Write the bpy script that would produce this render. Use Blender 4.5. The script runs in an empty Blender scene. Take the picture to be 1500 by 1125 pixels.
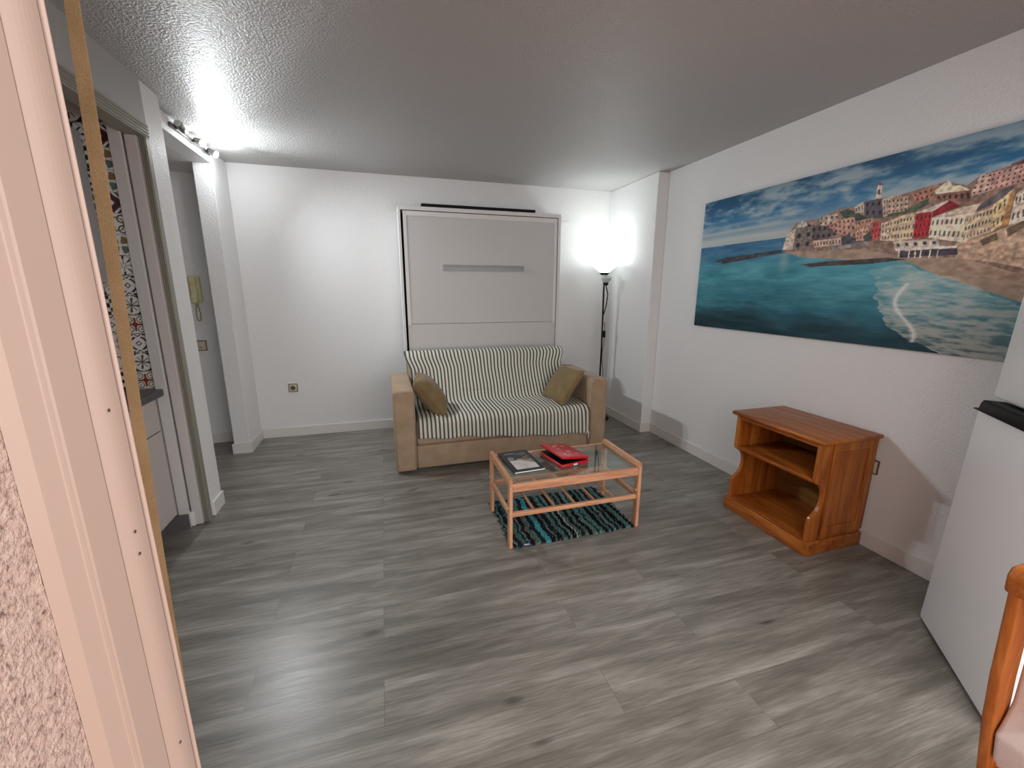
import bpy, bmesh, math, random
import numpy as np
from mathutils import Vector, Matrix, noise as mnoise

C = bpy.context.scene.collection
scene = bpy.context.scene
PI = math.pi
R = math.radians
rnd = random.Random(7)

# ------------------------------------------------------------------ camera
CAM = (-2.47703, -4.47316, 1.44608)
YAW, PITCH, ROLL, FPX = 0.291989, -0.221569, 0.00344, 616.273
fw = Vector((math.sin(YAW)*math.cos(PITCH), math.cos(YAW)*math.cos(PITCH), math.sin(PITCH)))
rt = fw.cross(Vector((0, 0, 1))).normalized()
up = rt.cross(fw)
cr, sr = math.cos(ROLL), math.sin(ROLL)
rt2 = cr*rt + sr*up
up2 = -sr*rt + cr*up
cam = bpy.data.objects.new('camera', bpy.data.cameras.new('camera'))
C.objects.link(cam)
M = Matrix((rt2, up2, -fw)).transposed().to_4x4()
M.translation = Vector(CAM)
cam.matrix_world = M
cam.data.sensor_fit = 'HORIZONTAL'
cam.data.sensor_width = 36.0
cam.data.lens = FPX/1500*36
cam.data.clip_start = 0.01
scene.camera = cam

# ------------------------------------------------------------------ world, exposure
world = bpy.data.worlds.new('world')
scene.world = world
world.use_nodes = True
bg = world.node_tree.nodes['Background']
bg.inputs[0].default_value = (1.0, 0.965, 0.945, 1)
bg.inputs[1].default_value = 2.2
vs = scene.view_settings
vs.view_transform = 'Standard'
vs.look = 'None'
vs.exposure = 0.66
vs.gamma = 1.0
vs.use_curve_mapping = False
pl = bpy.data.lights.new('doorway_portal', 'AREA')
pl.shape = 'RECTANGLE'; pl.size = 2.7; pl.size_y = 2.15
pl.cycles.is_portal = True
plo = bpy.data.objects.new('doorway_portal', pl); C.objects.link(plo)
plo.location = (-1.38, -4.20, 1.075); plo.rotation_euler = (R(90), 0, 0)

LAMP_W, SPOT_W, GLOW_W, PRINT_GAIN = 7.0, 35.0, 1.9, 1.25      # lamp powers in watts, brightness gain of the print colours
SCREW_Z = (1.347, 1.235, 1.213, 0.998)

# ------------------------------------------------------------------ node helpers
def lin(c):
    return tuple(((x/255)/12.92 if x <= 10 else (((x/255)+0.055)/1.055)**2.4) for x in c) + (1.0,)

class Mat:
    def __init__(s, name, col=(200, 200, 200), rough=0.5, metal=0.0, spec=0.5):
        s.m = bpy.data.materials.new(name); s.m.use_nodes = True
        s.t = s.m.node_tree; s.n = s.t.nodes
        s.b = s.n['Principled BSDF']
        s.b.inputs['Base Color'].default_value = lin(col)
        s.b.inputs['Roughness'].default_value = rough
        s.b.inputs['Metallic'].default_value = metal
        s.b.inputs['Specular IOR Level'].default_value = spec
        s._tc = None
    def node(s, typ, **kw):
        n = s.n.new(typ)
        for k, v in kw.items(): setattr(n, k, v)
        return n
    def link(s, a, b): s.t.links.new(a, b)
    def tc(s, which='Object', scale=(1, 1, 1), rot=(0, 0, 0), loc=(0, 0, 0)):
        if s._tc is None: s._tc = s.node('ShaderNodeTexCoord')
        mp = s.node('ShaderNodeMapping')
        mp.inputs['Scale'].default_value = scale; mp.inputs['Rotation'].default_value = rot
        mp.inputs['Location'].default_value = loc
        s.link(s._tc.outputs[which], mp.inputs[0])
        return mp.outputs[0]
    def noise(s, vec, scale, detail=3, rough=0.5, dist=0.0):
        n = s.node('ShaderNodeTexNoise')
        n.inputs['Scale'].default_value = scale; n.inputs['Detail'].default_value = detail
        n.inputs['Roughness'].default_value = rough; n.inputs['Distortion'].default_value = dist
        s.link(vec, n.inputs['Vector']); return n.outputs['Fac']
    def ramp(s, fac, stops, interp='LINEAR'):
        r = s.node('ShaderNodeValToRGB'); e = r.color_ramp
        e.interpolation = interp
        while len(e.elements) < len(stops): e.elements.new(0.5)
        for el, (p, c) in zip(e.elements, stops):
            el.position = p; el.color = lin(c) if len(c) == 3 else c
        s.link(fac, r.inputs[0]); return r.outputs[0]
    def math(s, op, a, b=None, c=None):
        n = s.node('ShaderNodeMath', operation=op)
        for i, v in enumerate((a, b, c)):
            if v is None: continue
            if isinstance(v, (int, float)): n.inputs[i].default_value = v
            else: s.link(v, n.inputs[i])
        return n.outputs[0]
    def mix(s, fac, a, b, blend='MIX'):
        n = s.node('ShaderNodeMix', data_type='RGBA', blend_type=blend)
        for k, v in ((0, fac), (6, a), (7, b)):
            if isinstance(v, (int, float)): n.inputs[k].default_value = v
            elif isinstance(v, tuple): n.inputs[k].default_value = lin(v) if len(v) == 3 else v
            else: s.link(v, n.inputs[k])
        return n.outputs[2]
    def color(s, out): s.link(out, s.b.inputs['Base Color']); return s
    def roughness(s, out): s.link(out, s.b.inputs['Roughness']); return s
    def bump(s, h, strength=0.3, dist=0.01):
        n = s.node('ShaderNodeBump')
        n.inputs['Strength'].default_value = strength; n.inputs['Distance'].default_value = dist
        s.link(h, n.inputs['Height']); s.link(n.outputs[0], s.b.inputs['Normal']); return s

MATS = {}
def mat(name, *a, **k):
    m = Mat(name, *a, **k); MATS[name] = m; return m

# walls: white paint with fine splatter plaster
def plaster(name, col, scale, strength, dist, rough=0.55, spec=0.3):
    m = mat(name, col, rough, spec=spec)
    v = m.tc()
    a = m.noise(v, scale, 3, 0.6)
    b = m.noise(v, scale*0.28, 2, 0.5)
    h = m.math('ADD', m.math('MULTIPLY', m.ramp(a, [(0.42, (0, 0, 0)), (0.62, (255, 255, 255))]), 0.8), m.math('MULTIPLY', b, 0.8))
    m.bump(h, strength, dist)
    return m
plaster('wall_paint', (234, 234, 234), 70, 0.35, 0.006)
plaster('wall_hall_paint', (222, 219, 217), 70, 0.3, 0.005)
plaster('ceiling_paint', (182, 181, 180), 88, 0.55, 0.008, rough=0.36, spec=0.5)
plaster('lintel_paint', (176, 176, 175), 60, 0.25, 0.006)
m = plaster('stucco', (214, 186, 172), 150, 0.5, 0.004, rough=0.9, spec=0.1)
v = m.tc(); m.color(m.ramp(m.noise(v, 190, 3, 0.6), [(0.28, (118, 97, 89)), (0.42, (172, 149, 139)), (0.7, (190, 168, 157))]))
m = mat('white_trim', (228, 222, 216), 0.4)
m = mat('baseboard_white', (226, 222, 218), 0.35)

# floor: grey oak laminate, planks along X
m = mat('floor_laminate', (130, 122, 114), 0.34, spec=0.45)
v = m.tc()
br = m.node('ShaderNodeTexBrick')
br.offset = 0.37; br.offset_frequency = 2; br.squash = 1.0
for k, val in (('Scale', 1.0), ('Mortar Size', 0.0011), ('Mortar Smooth', 0.3), ('Bias', 0.0), ('Brick Width', 1.28), ('Row Height', 0.192)):
    br.inputs[k].default_value = val
br.inputs['Color1'].default_value = (0, 0, 0, 1); br.inputs['Color2'].default_value = (1, 1, 1, 1); br.inputs['Mortar'].default_value = (0.4, 0.4, 0.4, 1)
m.link(v, br.inputs['Vector'])
sep = m.node('ShaderNodeSeparateXYZ'); m.link(v, sep.inputs[0])
shift = m.node('ShaderNodeCombineXYZ')
m.link(m.math('ADD', sep.outputs[0], m.math('MULTIPLY', br.outputs['Color'], 7.3)), shift.inputs[0])
m.link(m.math('ADD', sep.outputs[1], m.math('MULTIPLY', br.outputs['Color'], 3.1)), shift.inputs[1])
mp = m.node('ShaderNodeMapping'); mp.inputs['Scale'].default_value = (0.9, 7.5, 1); m.link(shift.outputs[0], mp.inputs[0])
streak = m.noise(mp.outputs[0], 1.9, 3, 0.6, 0.35)
mp2 = m.node('ShaderNodeMapping'); mp2.inputs['Scale'].default_value = (4, 75, 1); m.link(shift.outputs[0], mp2.inputs[0])
grain = m.noise(mp2.outputs[0], 2.0, 3, 0.6)
mp3 = m.node('ShaderNodeMapping'); mp3.inputs['Scale'].default_value = (1.3, 3.4, 1); m.link(shift.outputs[0], mp3.inputs[0])
vor = m.node('ShaderNodeTexVoronoi'); vor.inputs['Scale'].default_value = 1.35; m.link(mp3.outputs[0], vor.inputs['Vector'])
knot = m.ramp(vor.outputs['Distance'], [(0.0, (70, 70, 70)), (0.045, (150, 150, 150)), (0.10, (255, 255, 255))])
base = m.ramp(streak, [(0.30, (92, 87, 80)), (0.46, (126, 121, 113)), (0.55, (150, 145, 137)), (0.70, (184, 180, 172))])
tone = m.mix(0.4, base, m.ramp(br.outputs['Color'], [(0, (124, 119, 111)), (1, (154, 150, 141))]), 'MIX')
g = m.mix(0.5, tone, m.ramp(grain, [(0.3, (128, 128, 128)), (0.7, (255, 255, 255))]), 'MULTIPLY')
g = m.mix(0.75, g, knot, 'MULTIPLY')
g = m.mix(m.math('MULTIPLY', br.outputs['Fac'], 0.45), g, (66, 62, 58))
m.color(g)
m.roughness(m.math('MULTIPLY_ADD', grain, 0.16, 0.25))
m.bump(grain, 0.06, 0.003)

m = mat('terrace_tile', (176, 120, 96), 0.7)
v = m.tc(); m.color(m.ramp(m.noise(v, 6, 3), [(0.3, (160, 106, 84)), (0.7, (192, 138, 112))]))

def wood(name, c_dark, c_mid, c_light, axis='X', rough=0.4, scale=1.0, spec=0.4):
    m = mat(name, c_mid, rough, spec=spec)
    sc = {'X': (1.2, 14, 14), 'Y': (14, 1.2, 14), 'Z': (14, 14, 1.2)}[axis]
    v = m.tc(scale=tuple(x*scale for x in sc))
    n = m.noise(v, 1.6, 4, 0.6, 0.6)
    f = m.noise(m.tc(scale=tuple(x*scale*5 for x in sc)), 2.0, 2, 0.5)
    a = m.ramp(n, [(0.3, c_dark), (0.5, c_mid), (0.72, c_light)])
    m.color(m.mix(0.35, a, m.ramp(f, [(0.3, (150, 150, 150)), (0.7, (255, 255, 255))]), 'MULTIPLY'))
    m.bump(f, 0.05, 0.002)
    return m
PINE = ((126, 62, 18), (170, 94, 34), (198, 124, 54))
for ax in 'XYZ': wood('pine_'+ax, *PINE, axis=ax, rough=0.38)
wood('pine_back', (120, 84, 36), (146, 104, 48), (164, 122, 62), axis='Y', rough=0.5)
BEECH = ((196, 134, 100), (220, 162, 124), (234, 182, 144))
for ax in 'XYZ': wood('beech_'+ax, *BEECH, axis=ax, rough=0.4, scale=1.5)
CHW = ((150, 82, 26), (176, 100, 38), (194, 122, 56))
for ax in 'XYZ': wood('chair_wood_'+ax, *CHW, axis=ax, rough=0.4)

def cloth(name, col, col2, scale=600, bumpd=0.0012, rough=0.9):
    m = mat(name, col, rough, spec=0.15)
    v = m.tc()
    n = m.noise(v, 9, 3, 0.6); w = m.noise(v, scale, 2, 0.5)
    m.color(m.mix(0.35, m.ramp(n, [(0.3, col2), (0.7, col)]), m.ramp(w, [(0.3, (150, 150, 150)), (0.7, (255, 255, 255))]), 'MULTIPLY'))
    m.bump(w, 0.35, bumpd)
    m.b.inputs['Sheen Weight'].default_value = 0.15
    return m
cloth('sofa_fabric', (188, 163, 138), (170, 146, 120))
cloth('cushion_fabric', (150, 128, 92), (132, 111, 78))
cloth('strap_fabric', (154, 126, 92), (132, 104, 72), scale=900)
cloth('chair_pad', (232, 218, 212), (222, 206, 200), scale=800)

m = mat('throw_stripes', (220, 214, 200), 0.92, spec=0.12)
uv = m.node('ShaderNodeUVMap'); sp = m.node('ShaderNodeSeparateXYZ'); m.link(uv.outputs[0], sp.inputs[0])
fr = m.math('FRACT', m.math('MULTIPLY', sp.outputs[0], 1/0.0345))
st_ = m.ramp(fr, [(0.0, (112, 113, 104)), (0.08, (92, 94, 86)), (0.44, (100, 103, 94)), (0.49, (248, 246, 240)), (0.62, (240, 235, 222)), (0.67, (186, 182, 168)), (0.72, (236, 230, 216)), (0.97, (230, 224, 210))])
w = m.noise(m.tc(), 500, 2)
m.color(m.mix(0.3, st_, m.ramp(w, [(0.3, (165, 165, 165)), (0.7, (255, 255, 255))]), 'MULTIPLY'))
m.bump(w, 0.4, 0.0015)

mat('bed_white', (224, 221, 219), 0.42)
mat('bed_panel', (204, 201, 199), 0.45)
mat('dark_gap', (30, 26, 24), 0.7)
mat('silver', (158, 158, 157), 0.45, metal=0.3)
mat('black_plastic', (9, 9, 10), 0.5, spec=0.2)
mat('black_metal', (12, 12, 13), 0.45, spec=0.3)
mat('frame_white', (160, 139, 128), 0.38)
mat('frame_seal_gap', (92, 76, 72), 0.6)
mat('frame_screw', (80, 66, 52), 0.45, metal=0.5)
m = mat('fridge_white', (243, 243, 244), 0.3); 
m.bump(m.noise(m.tc(), 260, 2), 0.06, 0.001)
mat('grey_laminate', (168, 168, 168), 0.5)
mat('filler_grey', (206, 203, 201), 0.5)
mat('cabinet_white', (196, 188, 184), 0.45)
mat('plinth_grey', (96, 92, 92), 0.5)
m = mat('worktop_dark', (62, 63, 66), 0.28)
v = m.tc(); m.color(m.ramp(m.noise(v, 160, 2), [(0.4, (50, 51, 54)), (0.65, (86, 87, 90))]))
m = mat('track_beige', (150, 146, 134), 0.45, metal=0.2)
mat('jamb_white', (206, 200, 198), 0.45)
mat('cream_plastic', (214, 206, 160), 0.4)
mat('cord_tan', (160, 140, 92), 0.5)
mat('socket_brown', (96, 74, 52), 0.45)
mat('socket_ivory', (206, 196, 176), 0.4)
mat('fixture_steel', (120, 118, 114), 0.35, metal=0.7)
mat('white_ribbon', (226, 222, 216), 0.8)
mat('paper', (232, 230, 226), 0.7)
mat('book_black', (34, 36, 38), 0.4)
mat('red_plastic', (186, 22, 36), 0.28)
mat('bolt_light', (226, 186, 150), 0.4)
mat('tag_white', (214, 208, 220), 0.7)
mat('tag_purple', (66, 58, 92), 0.7)

m = mat('glass', (255, 255, 255), 0.02)
n = m.n; gl = m.node('ShaderNodeBsdfGlass'); gl.inputs['IOR'].default_value = 1.5; gl.inputs['Roughness'].default_value = 0.0
gl.inputs['Color'].default_value = (0.93, 0.97, 0.95, 1)
m.link(gl.outputs[0], n['Material Output'].inputs[0])

def emis(name, col, strength):
    m = mat(name, col, 0.4)
    m.b.inputs['Emission Color'].default_value = lin(col); m.b.inputs['Emission Strength'].default_value = strength
    return m
emis('bulb_glow', (255, 250, 240), 14)
m = emis('shade_glass', (236, 246, 244), 1.15)
m = mat('small_shade_glass', (196, 206, 200), 0.25)

def vcol(name, rough=0.5, spec=0.4):
    m = mat(name, (128, 128, 128), rough, spec=spec)
    a = m.node('ShaderNodeVertexColor', layer_name='Col')
    m.color(a.outputs[0]); return m
vcol('print_canvas', 0.5, 0.25)
vcol('tile_glaze', 0.2, 0.5)
vcol('rug_rags', 0.95, 0.08)
vcol('book_cover', 0.3, 0.4)

# ------------------------------------------------------------------ geometry helpers
def link(o, parent=None):
    C.objects.link(o)
    if parent is not None: o.parent = parent
    return o
def obj(name, bm, m, parent=None, smooth=False, loc=None):
    me = bpy.data.meshes.new(name)
    bmesh.ops.recalc_face_normals(bm, faces=bm.faces[:])
    if loc is not None:
        bmesh.ops.translate(bm, vec=-Vector(loc), verts=bm.verts[:])
    bm.to_mesh(me); bm.free()
    ms = m if isinstance(m, (list, tuple)) else [m]
    for q in ms: me.materials.append(MATS[q].m)
    if smooth:
        for p in me.polygons: p.use_smooth = True
    o = bpy.data.objects.new(name, me)
    if loc is not None: o.location = loc
    return link(o, parent)
def tag(o, label, cat, group=None, kind=None):
    if label: o['label'] = label
    if cat: o['category'] = cat
    if group: o['group'] = group
    if kind: o['kind'] = kind
    return o
def thing(name, label, cat, loc=(0, 0, 0), rz=0.0, group=None):
    o = bpy.data.objects.new(name, None); o.empty_display_size = 0.1
    o.location = loc; o.rotation_euler = (0, 0, rz)
    link(o); return tag(o, label, cat, group)
def struct(name, bm, m, parent=None, smooth=False):
    o = obj(name, bm, m, parent, smooth)
    if parent is None: o['kind'] = 'structure'
    return o
def BM(): return bmesh.new()
def box(bm, x0, x1, y0, y1, z0, z1, bev=0.0, seg=2, mtx=None, mi=0):
    t = bmesh.new()
    bmesh.ops.create_cube(t, size=1.0)
    bmesh.ops.transform(t, matrix=Matrix.Translation(((x0+x1)/2, (y0+y1)/2, (z0+z1)/2)) @ Matrix.Diagonal((abs(x1-x0), abs(y1-y0), abs(z1-z0), 1)), verts=t.verts[:])
    if bev > 0: bmesh.ops.bevel(t, geom=t.edges[:], offset=bev, segments=seg, affect='EDGES', profile=0.5)
    merge(bm, t, mtx, mi); return bm
def merge(bm, t, mtx=None, mi=0):
    if mtx is not None: bmesh.ops.transform(t, matrix=mtx, verts=t.verts[:])
    vm = {}
    for v in t.verts: vm[v] = bm.verts.new(v.co)
    for f in t.faces:
        try:
            nf = bm.faces.new([vm[v] for v in f.verts]); nf.material_index = mi; nf.smooth = f.smooth
        except ValueError: pass
    t.free()
def prism(bm, pts, a, b, axis='Z', bev=0.0, seg=2, mtx=None, mi=0):
    """extrude a polygon; axis Z: pts (x,y); axis Y: pts (x,z); axis X: pts (y,z)"""
    t = bmesh.new()
    def P(p, h): return {'Z': (p[0], p[1], h), 'Y': (p[0], h, p[1]), 'X': (h, p[0], p[1])}[axis]
    lo = [t.verts.new(P(p, a)) for p in pts]; hi = [t.verts.new(P(p, b)) for p in pts]
    t.faces.new(lo); t.faces.new(hi[::-1])
    n = len(pts)
    for i in range(n): t.faces.new((lo[i], lo[(i+1) % n], hi[(i+1) % n], hi[i]))
    bmesh.ops.recalc_face_normals(t, faces=t.faces[:])
    if bev > 0: bmesh.ops.bevel(t, geom=t.edges[:], offset=bev, segments=seg, affect='EDGES', profile=0.5)
    merge(bm, t, mtx, mi); return bm
def tube(bm, pts, r, n=10, cap=True, mi=0, closed=False):
    pts = [Vector(p) for p in pts]; rs = r if isinstance(r, (list, tuple)) else [r]*len(pts)
    rings = []; prev = None
    for i, p in enumerate(pts):
        if closed: d = pts[(i+1) % len(pts)]-pts[i-1]
        else: d = (pts[min(i+1, len(pts)-1)]-pts[max(i-1, 0)])
        d.normalize()
        if prev is None:
            a = Vector((0, 0, 1)) if abs(d.z) < 0.9 else Vector((1, 0, 0))
            u = d.cross(a).normalized()
        else:
            u = (prev-d*prev.dot(d)).normalized()
        prev = u; w = d.cross(u)
        rings.append([bm.verts.new(p+rs[i]*(math.cos(2*PI*k/n)*u+math.sin(2*PI*k/n)*w)) for k in range(n)])
    m_ = len(rings)
    for i in range(m_ if closed else m_-1):
        A, B = rings[i], rings[(i+1) % m_]
        for k in range(n):
            f = bm.faces.new((A[k], A[(k+1) % n], B[(k+1) % n], B[k])); f.smooth = True; f.material_index = mi
    if cap and not closed:
        bm.faces.new(rings[0][::-1]).material_index = mi; bm.faces.new(rings[-1]).material_index = mi
    return bm
def lathe(bm, prof, c=(0, 0, 0), n=32, mtx=None, mi=0):
    """prof: list of (r,z)"""
    t = bmesh.new(); rings = []
    for r, z in prof:
        if r < 1e-6: rings.append([t.verts.new((0, 0, z))])
        else: rings.append([t.verts.new((r*math.cos(2*PI*k/n), r*math.sin(2*PI*k/n), z)) for k in range(n)])
    for A, B in zip(rings, rings[1:]):
        for k in range(n):
            a = [A[k % len(A)], A[(k+1) % len(A)], B[(k+1) % len(B)], B[k % len(B)]]
            u = []
            for q in a:
                if q not in u: u.append(q)
            if len(u) >= 3:
                f = t.faces.new(u); f.smooth = True
    merge(bm, t, (mtx if mtx is not None else Matrix.Translation(c)), mi); return bm
def mod_bevel(o, w, seg=2):
    b = o.modifiers.new('bevel', 'BEVEL'); b.width = w; b.segments = seg; b.limit_method = 'ANGLE'; return o
def mod_subsurf(o, l=2):
    b = o.modifiers.new('subsurf', 'SUBSURF'); b.levels = l; b.render_levels = l; return o
def mod_solid(o, th, off=-1):
    b = o.modifiers.new('solid', 'SOLIDIFY'); b.thickness = th; b.offset = off; return o

def srgb2lin(a):
    a = np.clip(a, 0, 255)/255.0
    return np.where(a <= 0.04045, a/12.92, ((a+0.055)/1.055)**2.4)
def color_grid(name, P, col, m, parent=None, smooth=False, loc=None):
    """P: (h,w,3) points, col: (h,w,3) sRGB 0..255 -> mesh with a point colour layer"""
    h, w = P.shape[:2]
    me = bpy.data.meshes.new(name)
    idx = np.arange(h*w).reshape(h, w)
    F = np.stack([idx[:-1, :-1], idx[:-1, 1:], idx[1:, 1:], idx[1:, :-1]], -1).reshape(-1, 4)
    Q = P.reshape(-1, 3).astype(np.float64)
    if loc is not None: Q = Q-np.array(loc)
    me.vertices.add(h*w); me.vertices.foreach_set('co', Q.astype(np.float32).ravel())
    me.loops.add(F.size); me.loops.foreach_set('vertex_index', F.astype(np.int32).ravel())
    me.polygons.add(len(F)); me.polygons.foreach_set('loop_start', np.arange(0, F.size, 4, dtype=np.int32))
    me.update(calc_edges=True)
    ca = me.color_attributes.new('Col', 'FLOAT_COLOR', 'POINT')
    rgba = np.ones((h*w, 4), np.float32); rgba[:, :3] = srgb2lin(col).reshape(-1, 3)
    ca.data.foreach_set('color', rgba.ravel())
    me.materials.append(MATS[m].m)
    if smooth:
        for p in me.polygons: p.use_smooth = True
    o = bpy.data.objects.new(name, me)
    if loc is not None: o.location = loc
    return link(o, parent)
_rs = np.random.RandomState(5)
def vnoise(u, v, seed=0):
    """smooth value noise on arrays"""
    rs = np.random.RandomState(seed); T = rs.rand(64, 64)
    ui = np.floor(u).astype(int); vi = np.floor(v).astype(int)
    fu = u-ui; fv = v-vi; fu = fu*fu*(3-2*fu); fv = fv*fv*(3-2*fv)
    g = lambda a, b: T[a % 64, b % 64]
    return (g(ui, vi)*(1-fu)+g(ui+1, vi)*fu)*(1-fv)+(g(ui, vi+1)*(1-fu)+g(ui+1, vi+1)*fu)*fv
def fbm(u, v, oct=4, seed=0):
    s = 0; a = 1.0; t = 0
    for i in range(oct):
        s = s+a*vnoise(u*2**i+17*i, v*2**i+5*i, seed+i); t += a; a *= 0.55
    return s/t
def sstep(a, b, x):
    t = np.clip((x-a)/(b-a), 0, 1); return t*t*(3-2*t)
def inpoly(S, T, poly):
    r = np.zeros(S.shape, bool); n = len(poly)
    for i in range(n):
        x0, y0 = poly[i]; x1, y1 = poly[(i+1) % n]
        if y0 == y1: continue
        c = ((y0 > T) != (y1 > T)) & (S < (x1-x0)*(T-y0)/(y1-y0)+x0)
        r ^= c
    return r
mat('rug_fringe', (44, 70, 70), 0.95)
mat('canvas_edge', (60, 96, 118), 0.7)

# ------------------------------------------------------------------ room shell
H = 2.5
XR = 0.114            # main right wall
XL = -3.70            # left wall (lintel over hall opening, pillar)
XK = -3.62            # kitchen partition face
YW = -3.98            # inner face of the terrace wall
struct('floor', box(BM(), -5.2, 0.4, -4.14, 0.3, -0.1, 0.0), 'floor_laminate')
struct('floor_terrace', box(BM(), -5.2, 2.5, -7.5, -4.14, -0.12, -0.012), 'terrace_tile')  # unseen terrace floor, terracotta colour chosen to bounce pink light inwards
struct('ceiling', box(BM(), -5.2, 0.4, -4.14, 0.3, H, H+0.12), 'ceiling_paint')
struct('wall_back', box(BM(), -5.2, 0.4, 0.0, 0.2, 0, H), 'wall_paint')
struct('wall_right', box(BM(), XR, XR+0.2, -4.14, -0.869, 0, H), 'wall_paint')
struct('wall_corner', box(BM(), 0.0, XR+0.2, -0.869, 0.0, 0, H, 0.006, 2), 'wall_paint')
struct('wall_pier', box(BM(), -3.83, XL, -0.372, 0.0, 0, H, 0.006, 2), 'wall_paint')
struct('wall_lintel', box(BM(), -3.83, XL, -1.35, -0.372, 2.395, H), 'wall_paint')
struct('ceiling_hall', box(BM(), -5.0, -3.83, -1.56, 0.0, 2.395, H), 'wall_hall_paint')
struct('wall_hall', box(BM(), -5.0, -4.9, -1.56, 0.0, 0, 2.395), 'wall_hall_paint')
b = BM(); box(b, -3.76, XK, -1.56, -1.36, 0, H, 0.006, 2)
struct('wall_partition', b, 'wall_paint')
struct('wall_kitchen_end', box(BM(), -4.9, -3.76, -1.64, -1.56, 0, H), 'wall_hall_paint')
struct('wall_kitchen_back', box(BM(), -4.6, -4.41, -3.98, -1.64, 0, H), 'wall_hall_paint')
struct('wall_left', box(BM(), -3.72, XK, YW, -1.56, 2.285, H), 'lintel_paint')
# terrace wall with the wide sliding door opening X -2.73 .. -0.03, height 2.15
b = BM(); box(b, -5.2, -2.73, -4.06, YW, 0, H)
struct('wall_front', b, 'wall_paint')
struct('wall_front_lintel', box(BM(), -2.73, XR+0.2, -4.14, YW, 2.15, H), 'wall_paint')
struct('wall_front_right', box(BM(), -0.03, XR+0.2, -4.14, YW, 0, 2.15), 'wall_paint')
struct('wall_exterior', box(BM(), -5.2, -2.73, -5.6, -4.06, -0.1, H+0.3), 'stucco')

# sliding door frame (left jamb), seen edge-on from the terrace
cx, cy = -2.47703, -4.47316      # plan origin of the jamb profile
def q(dx, dy): return (cx+dx, cy+dy)
door = bpy.data.objects.new('door_1', None); door.location = (0, 0, 0); link(door); door['kind'] = 'structure'
def dpart(name, pts, m, z0=0.0, z1=2.15, bev=0.0):
    return obj(name, prism(BM(), pts, z0, z1, 'Z', bev, 2), m, door)
dpart('outer_frame', [q(-.2525, .3577), q(-.2428, .3618), q(-.2376, .3752), q(-.2366, .3756), q(-.2355, .378), q(-.2525, .378)], 'frame_white')
dpart('inner_frame', [q(-.2525, .3785), q(-.2362, .3785), q(-.2345, .381), q(-.2295, .4045), q(-.2525, .4045)], 'frame_white')
bul = [q(-.2525, .4065), q(-.2300, .4065)]
for k in range(0, 9):
    a = k/8
    dx = -.2300+(.0085)*a+0.0022*math.sin(PI*a); dy = .4065+.0235*a
    bul.append(q(dx, dy))
bul.append(q(-.2525, .430))
o = dpart('sash_stile', bul, 'frame_white')
dpart('seal_gap_strip', [q(-.2525, .4302), q(-.2222, .4302), q(-.2222, .4320), q(-.2525, .4320)], 'frame_seal_gap')
dpart('seal_gap_strip', [q(-.2525, .4047), q(-.2312, .4047), q(-.2312, .4063), q(-.2525, .4063)], 'frame_seal_gap')  # no seal here: shade of the open gap put in as a dark strip
dpart('frame_lip', [q(-.2525, .4322), q(-.2206, .4322), q(-.2190, .4335), q(-.2192, .4348), q(-.2525, .4348)], 'frame_white', bev=0.0006)
for z in SCREW_Z:
    b = BM(); lathe(b, [(0.0, 0.0006), (0.0012, 0.0005), (0.0016, 0.0)], n=12, mtx=Matrix.Translation((cx-.2236, cy+.4175, z)) @ Matrix.Rotation(R(90), 4, 'Y'))
    obj('screw', b, 'frame_screw', door)
b = BM(); box(b, -2.73, -0.03, -4.13, -4.02, 2.09, 2.15, 0.004); obj('head_rail', b, 'frame_white', door)
b = BM(); box(b, -0.09, -0.03, -4.13, -4.02, 0.0, 2.09, 0.004); obj('right_jamb', b, 'frame_white', door)

# baseboards
BH, BT = 0.095, 0.013
def bboard(name, segs):
    b = BM()
    for s in segs: box(b, *s, 0, BH, 0.003, 2)
    return struct(name, b, 'baseboard_white')
bboard('baseboard_back', [(XL+BT, 0.0, -BT, 0.0)])
bboard('baseboard_corner', [(-BT, 0.0, -0.869-BT, -BT), (0.0, XR-BT, -0.869-BT, -0.869)])
bboard('baseboard_right', [(XR-BT, XR, -4.0, -0.869)])
bboard('baseboard_pier', [(XL, XL+BT, -0.372-BT, -BT), (-3.83-BT, XL, -0.372-BT, -0.372)])
bboard('baseboard_hall', [(-4.9, -3.83, -BT, 0.0)])
bboard('baseboard_partition', [(XK, XK+BT, -1.535, -1.36), (-3.715, -3.685, -1.64, -1.60)])
# kitchen opening trims: white post, beige folding-door track
struct('trim_1', box(BM(), -3.700, -3.648, -1.625, -1.56, 0, 2.215, 0.003), 'jamb_white')
b = BM()
box(b, -3.648, XK+0.004, -1.600, -1.56, 0, 2.285, 0.002)
for k in range(3): box(b, -3.642+k*0.009, -3.638+k*0.009, -1.606, -1.598, 0, 2.25, 0.001)
struct('trim_2', b, 'track_beige')
b = BM()
box(b, -3.70, XK+0.006, -3.97, -1.56, 2.215, 2.285, 0.003)
for k in range(4): box(b, XK+0.004, XK+0.010, -3.96, -1.565, 2.224+k*0.015, 2.231+k*0.015, 0.001)
struct('trim_3', b, 'track_beige')
struct('trim_4', box(BM(), -3.752, -3.700, -1.66, -1.64, 0.0, 2.25, 0.002), 'filler_grey')

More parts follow.
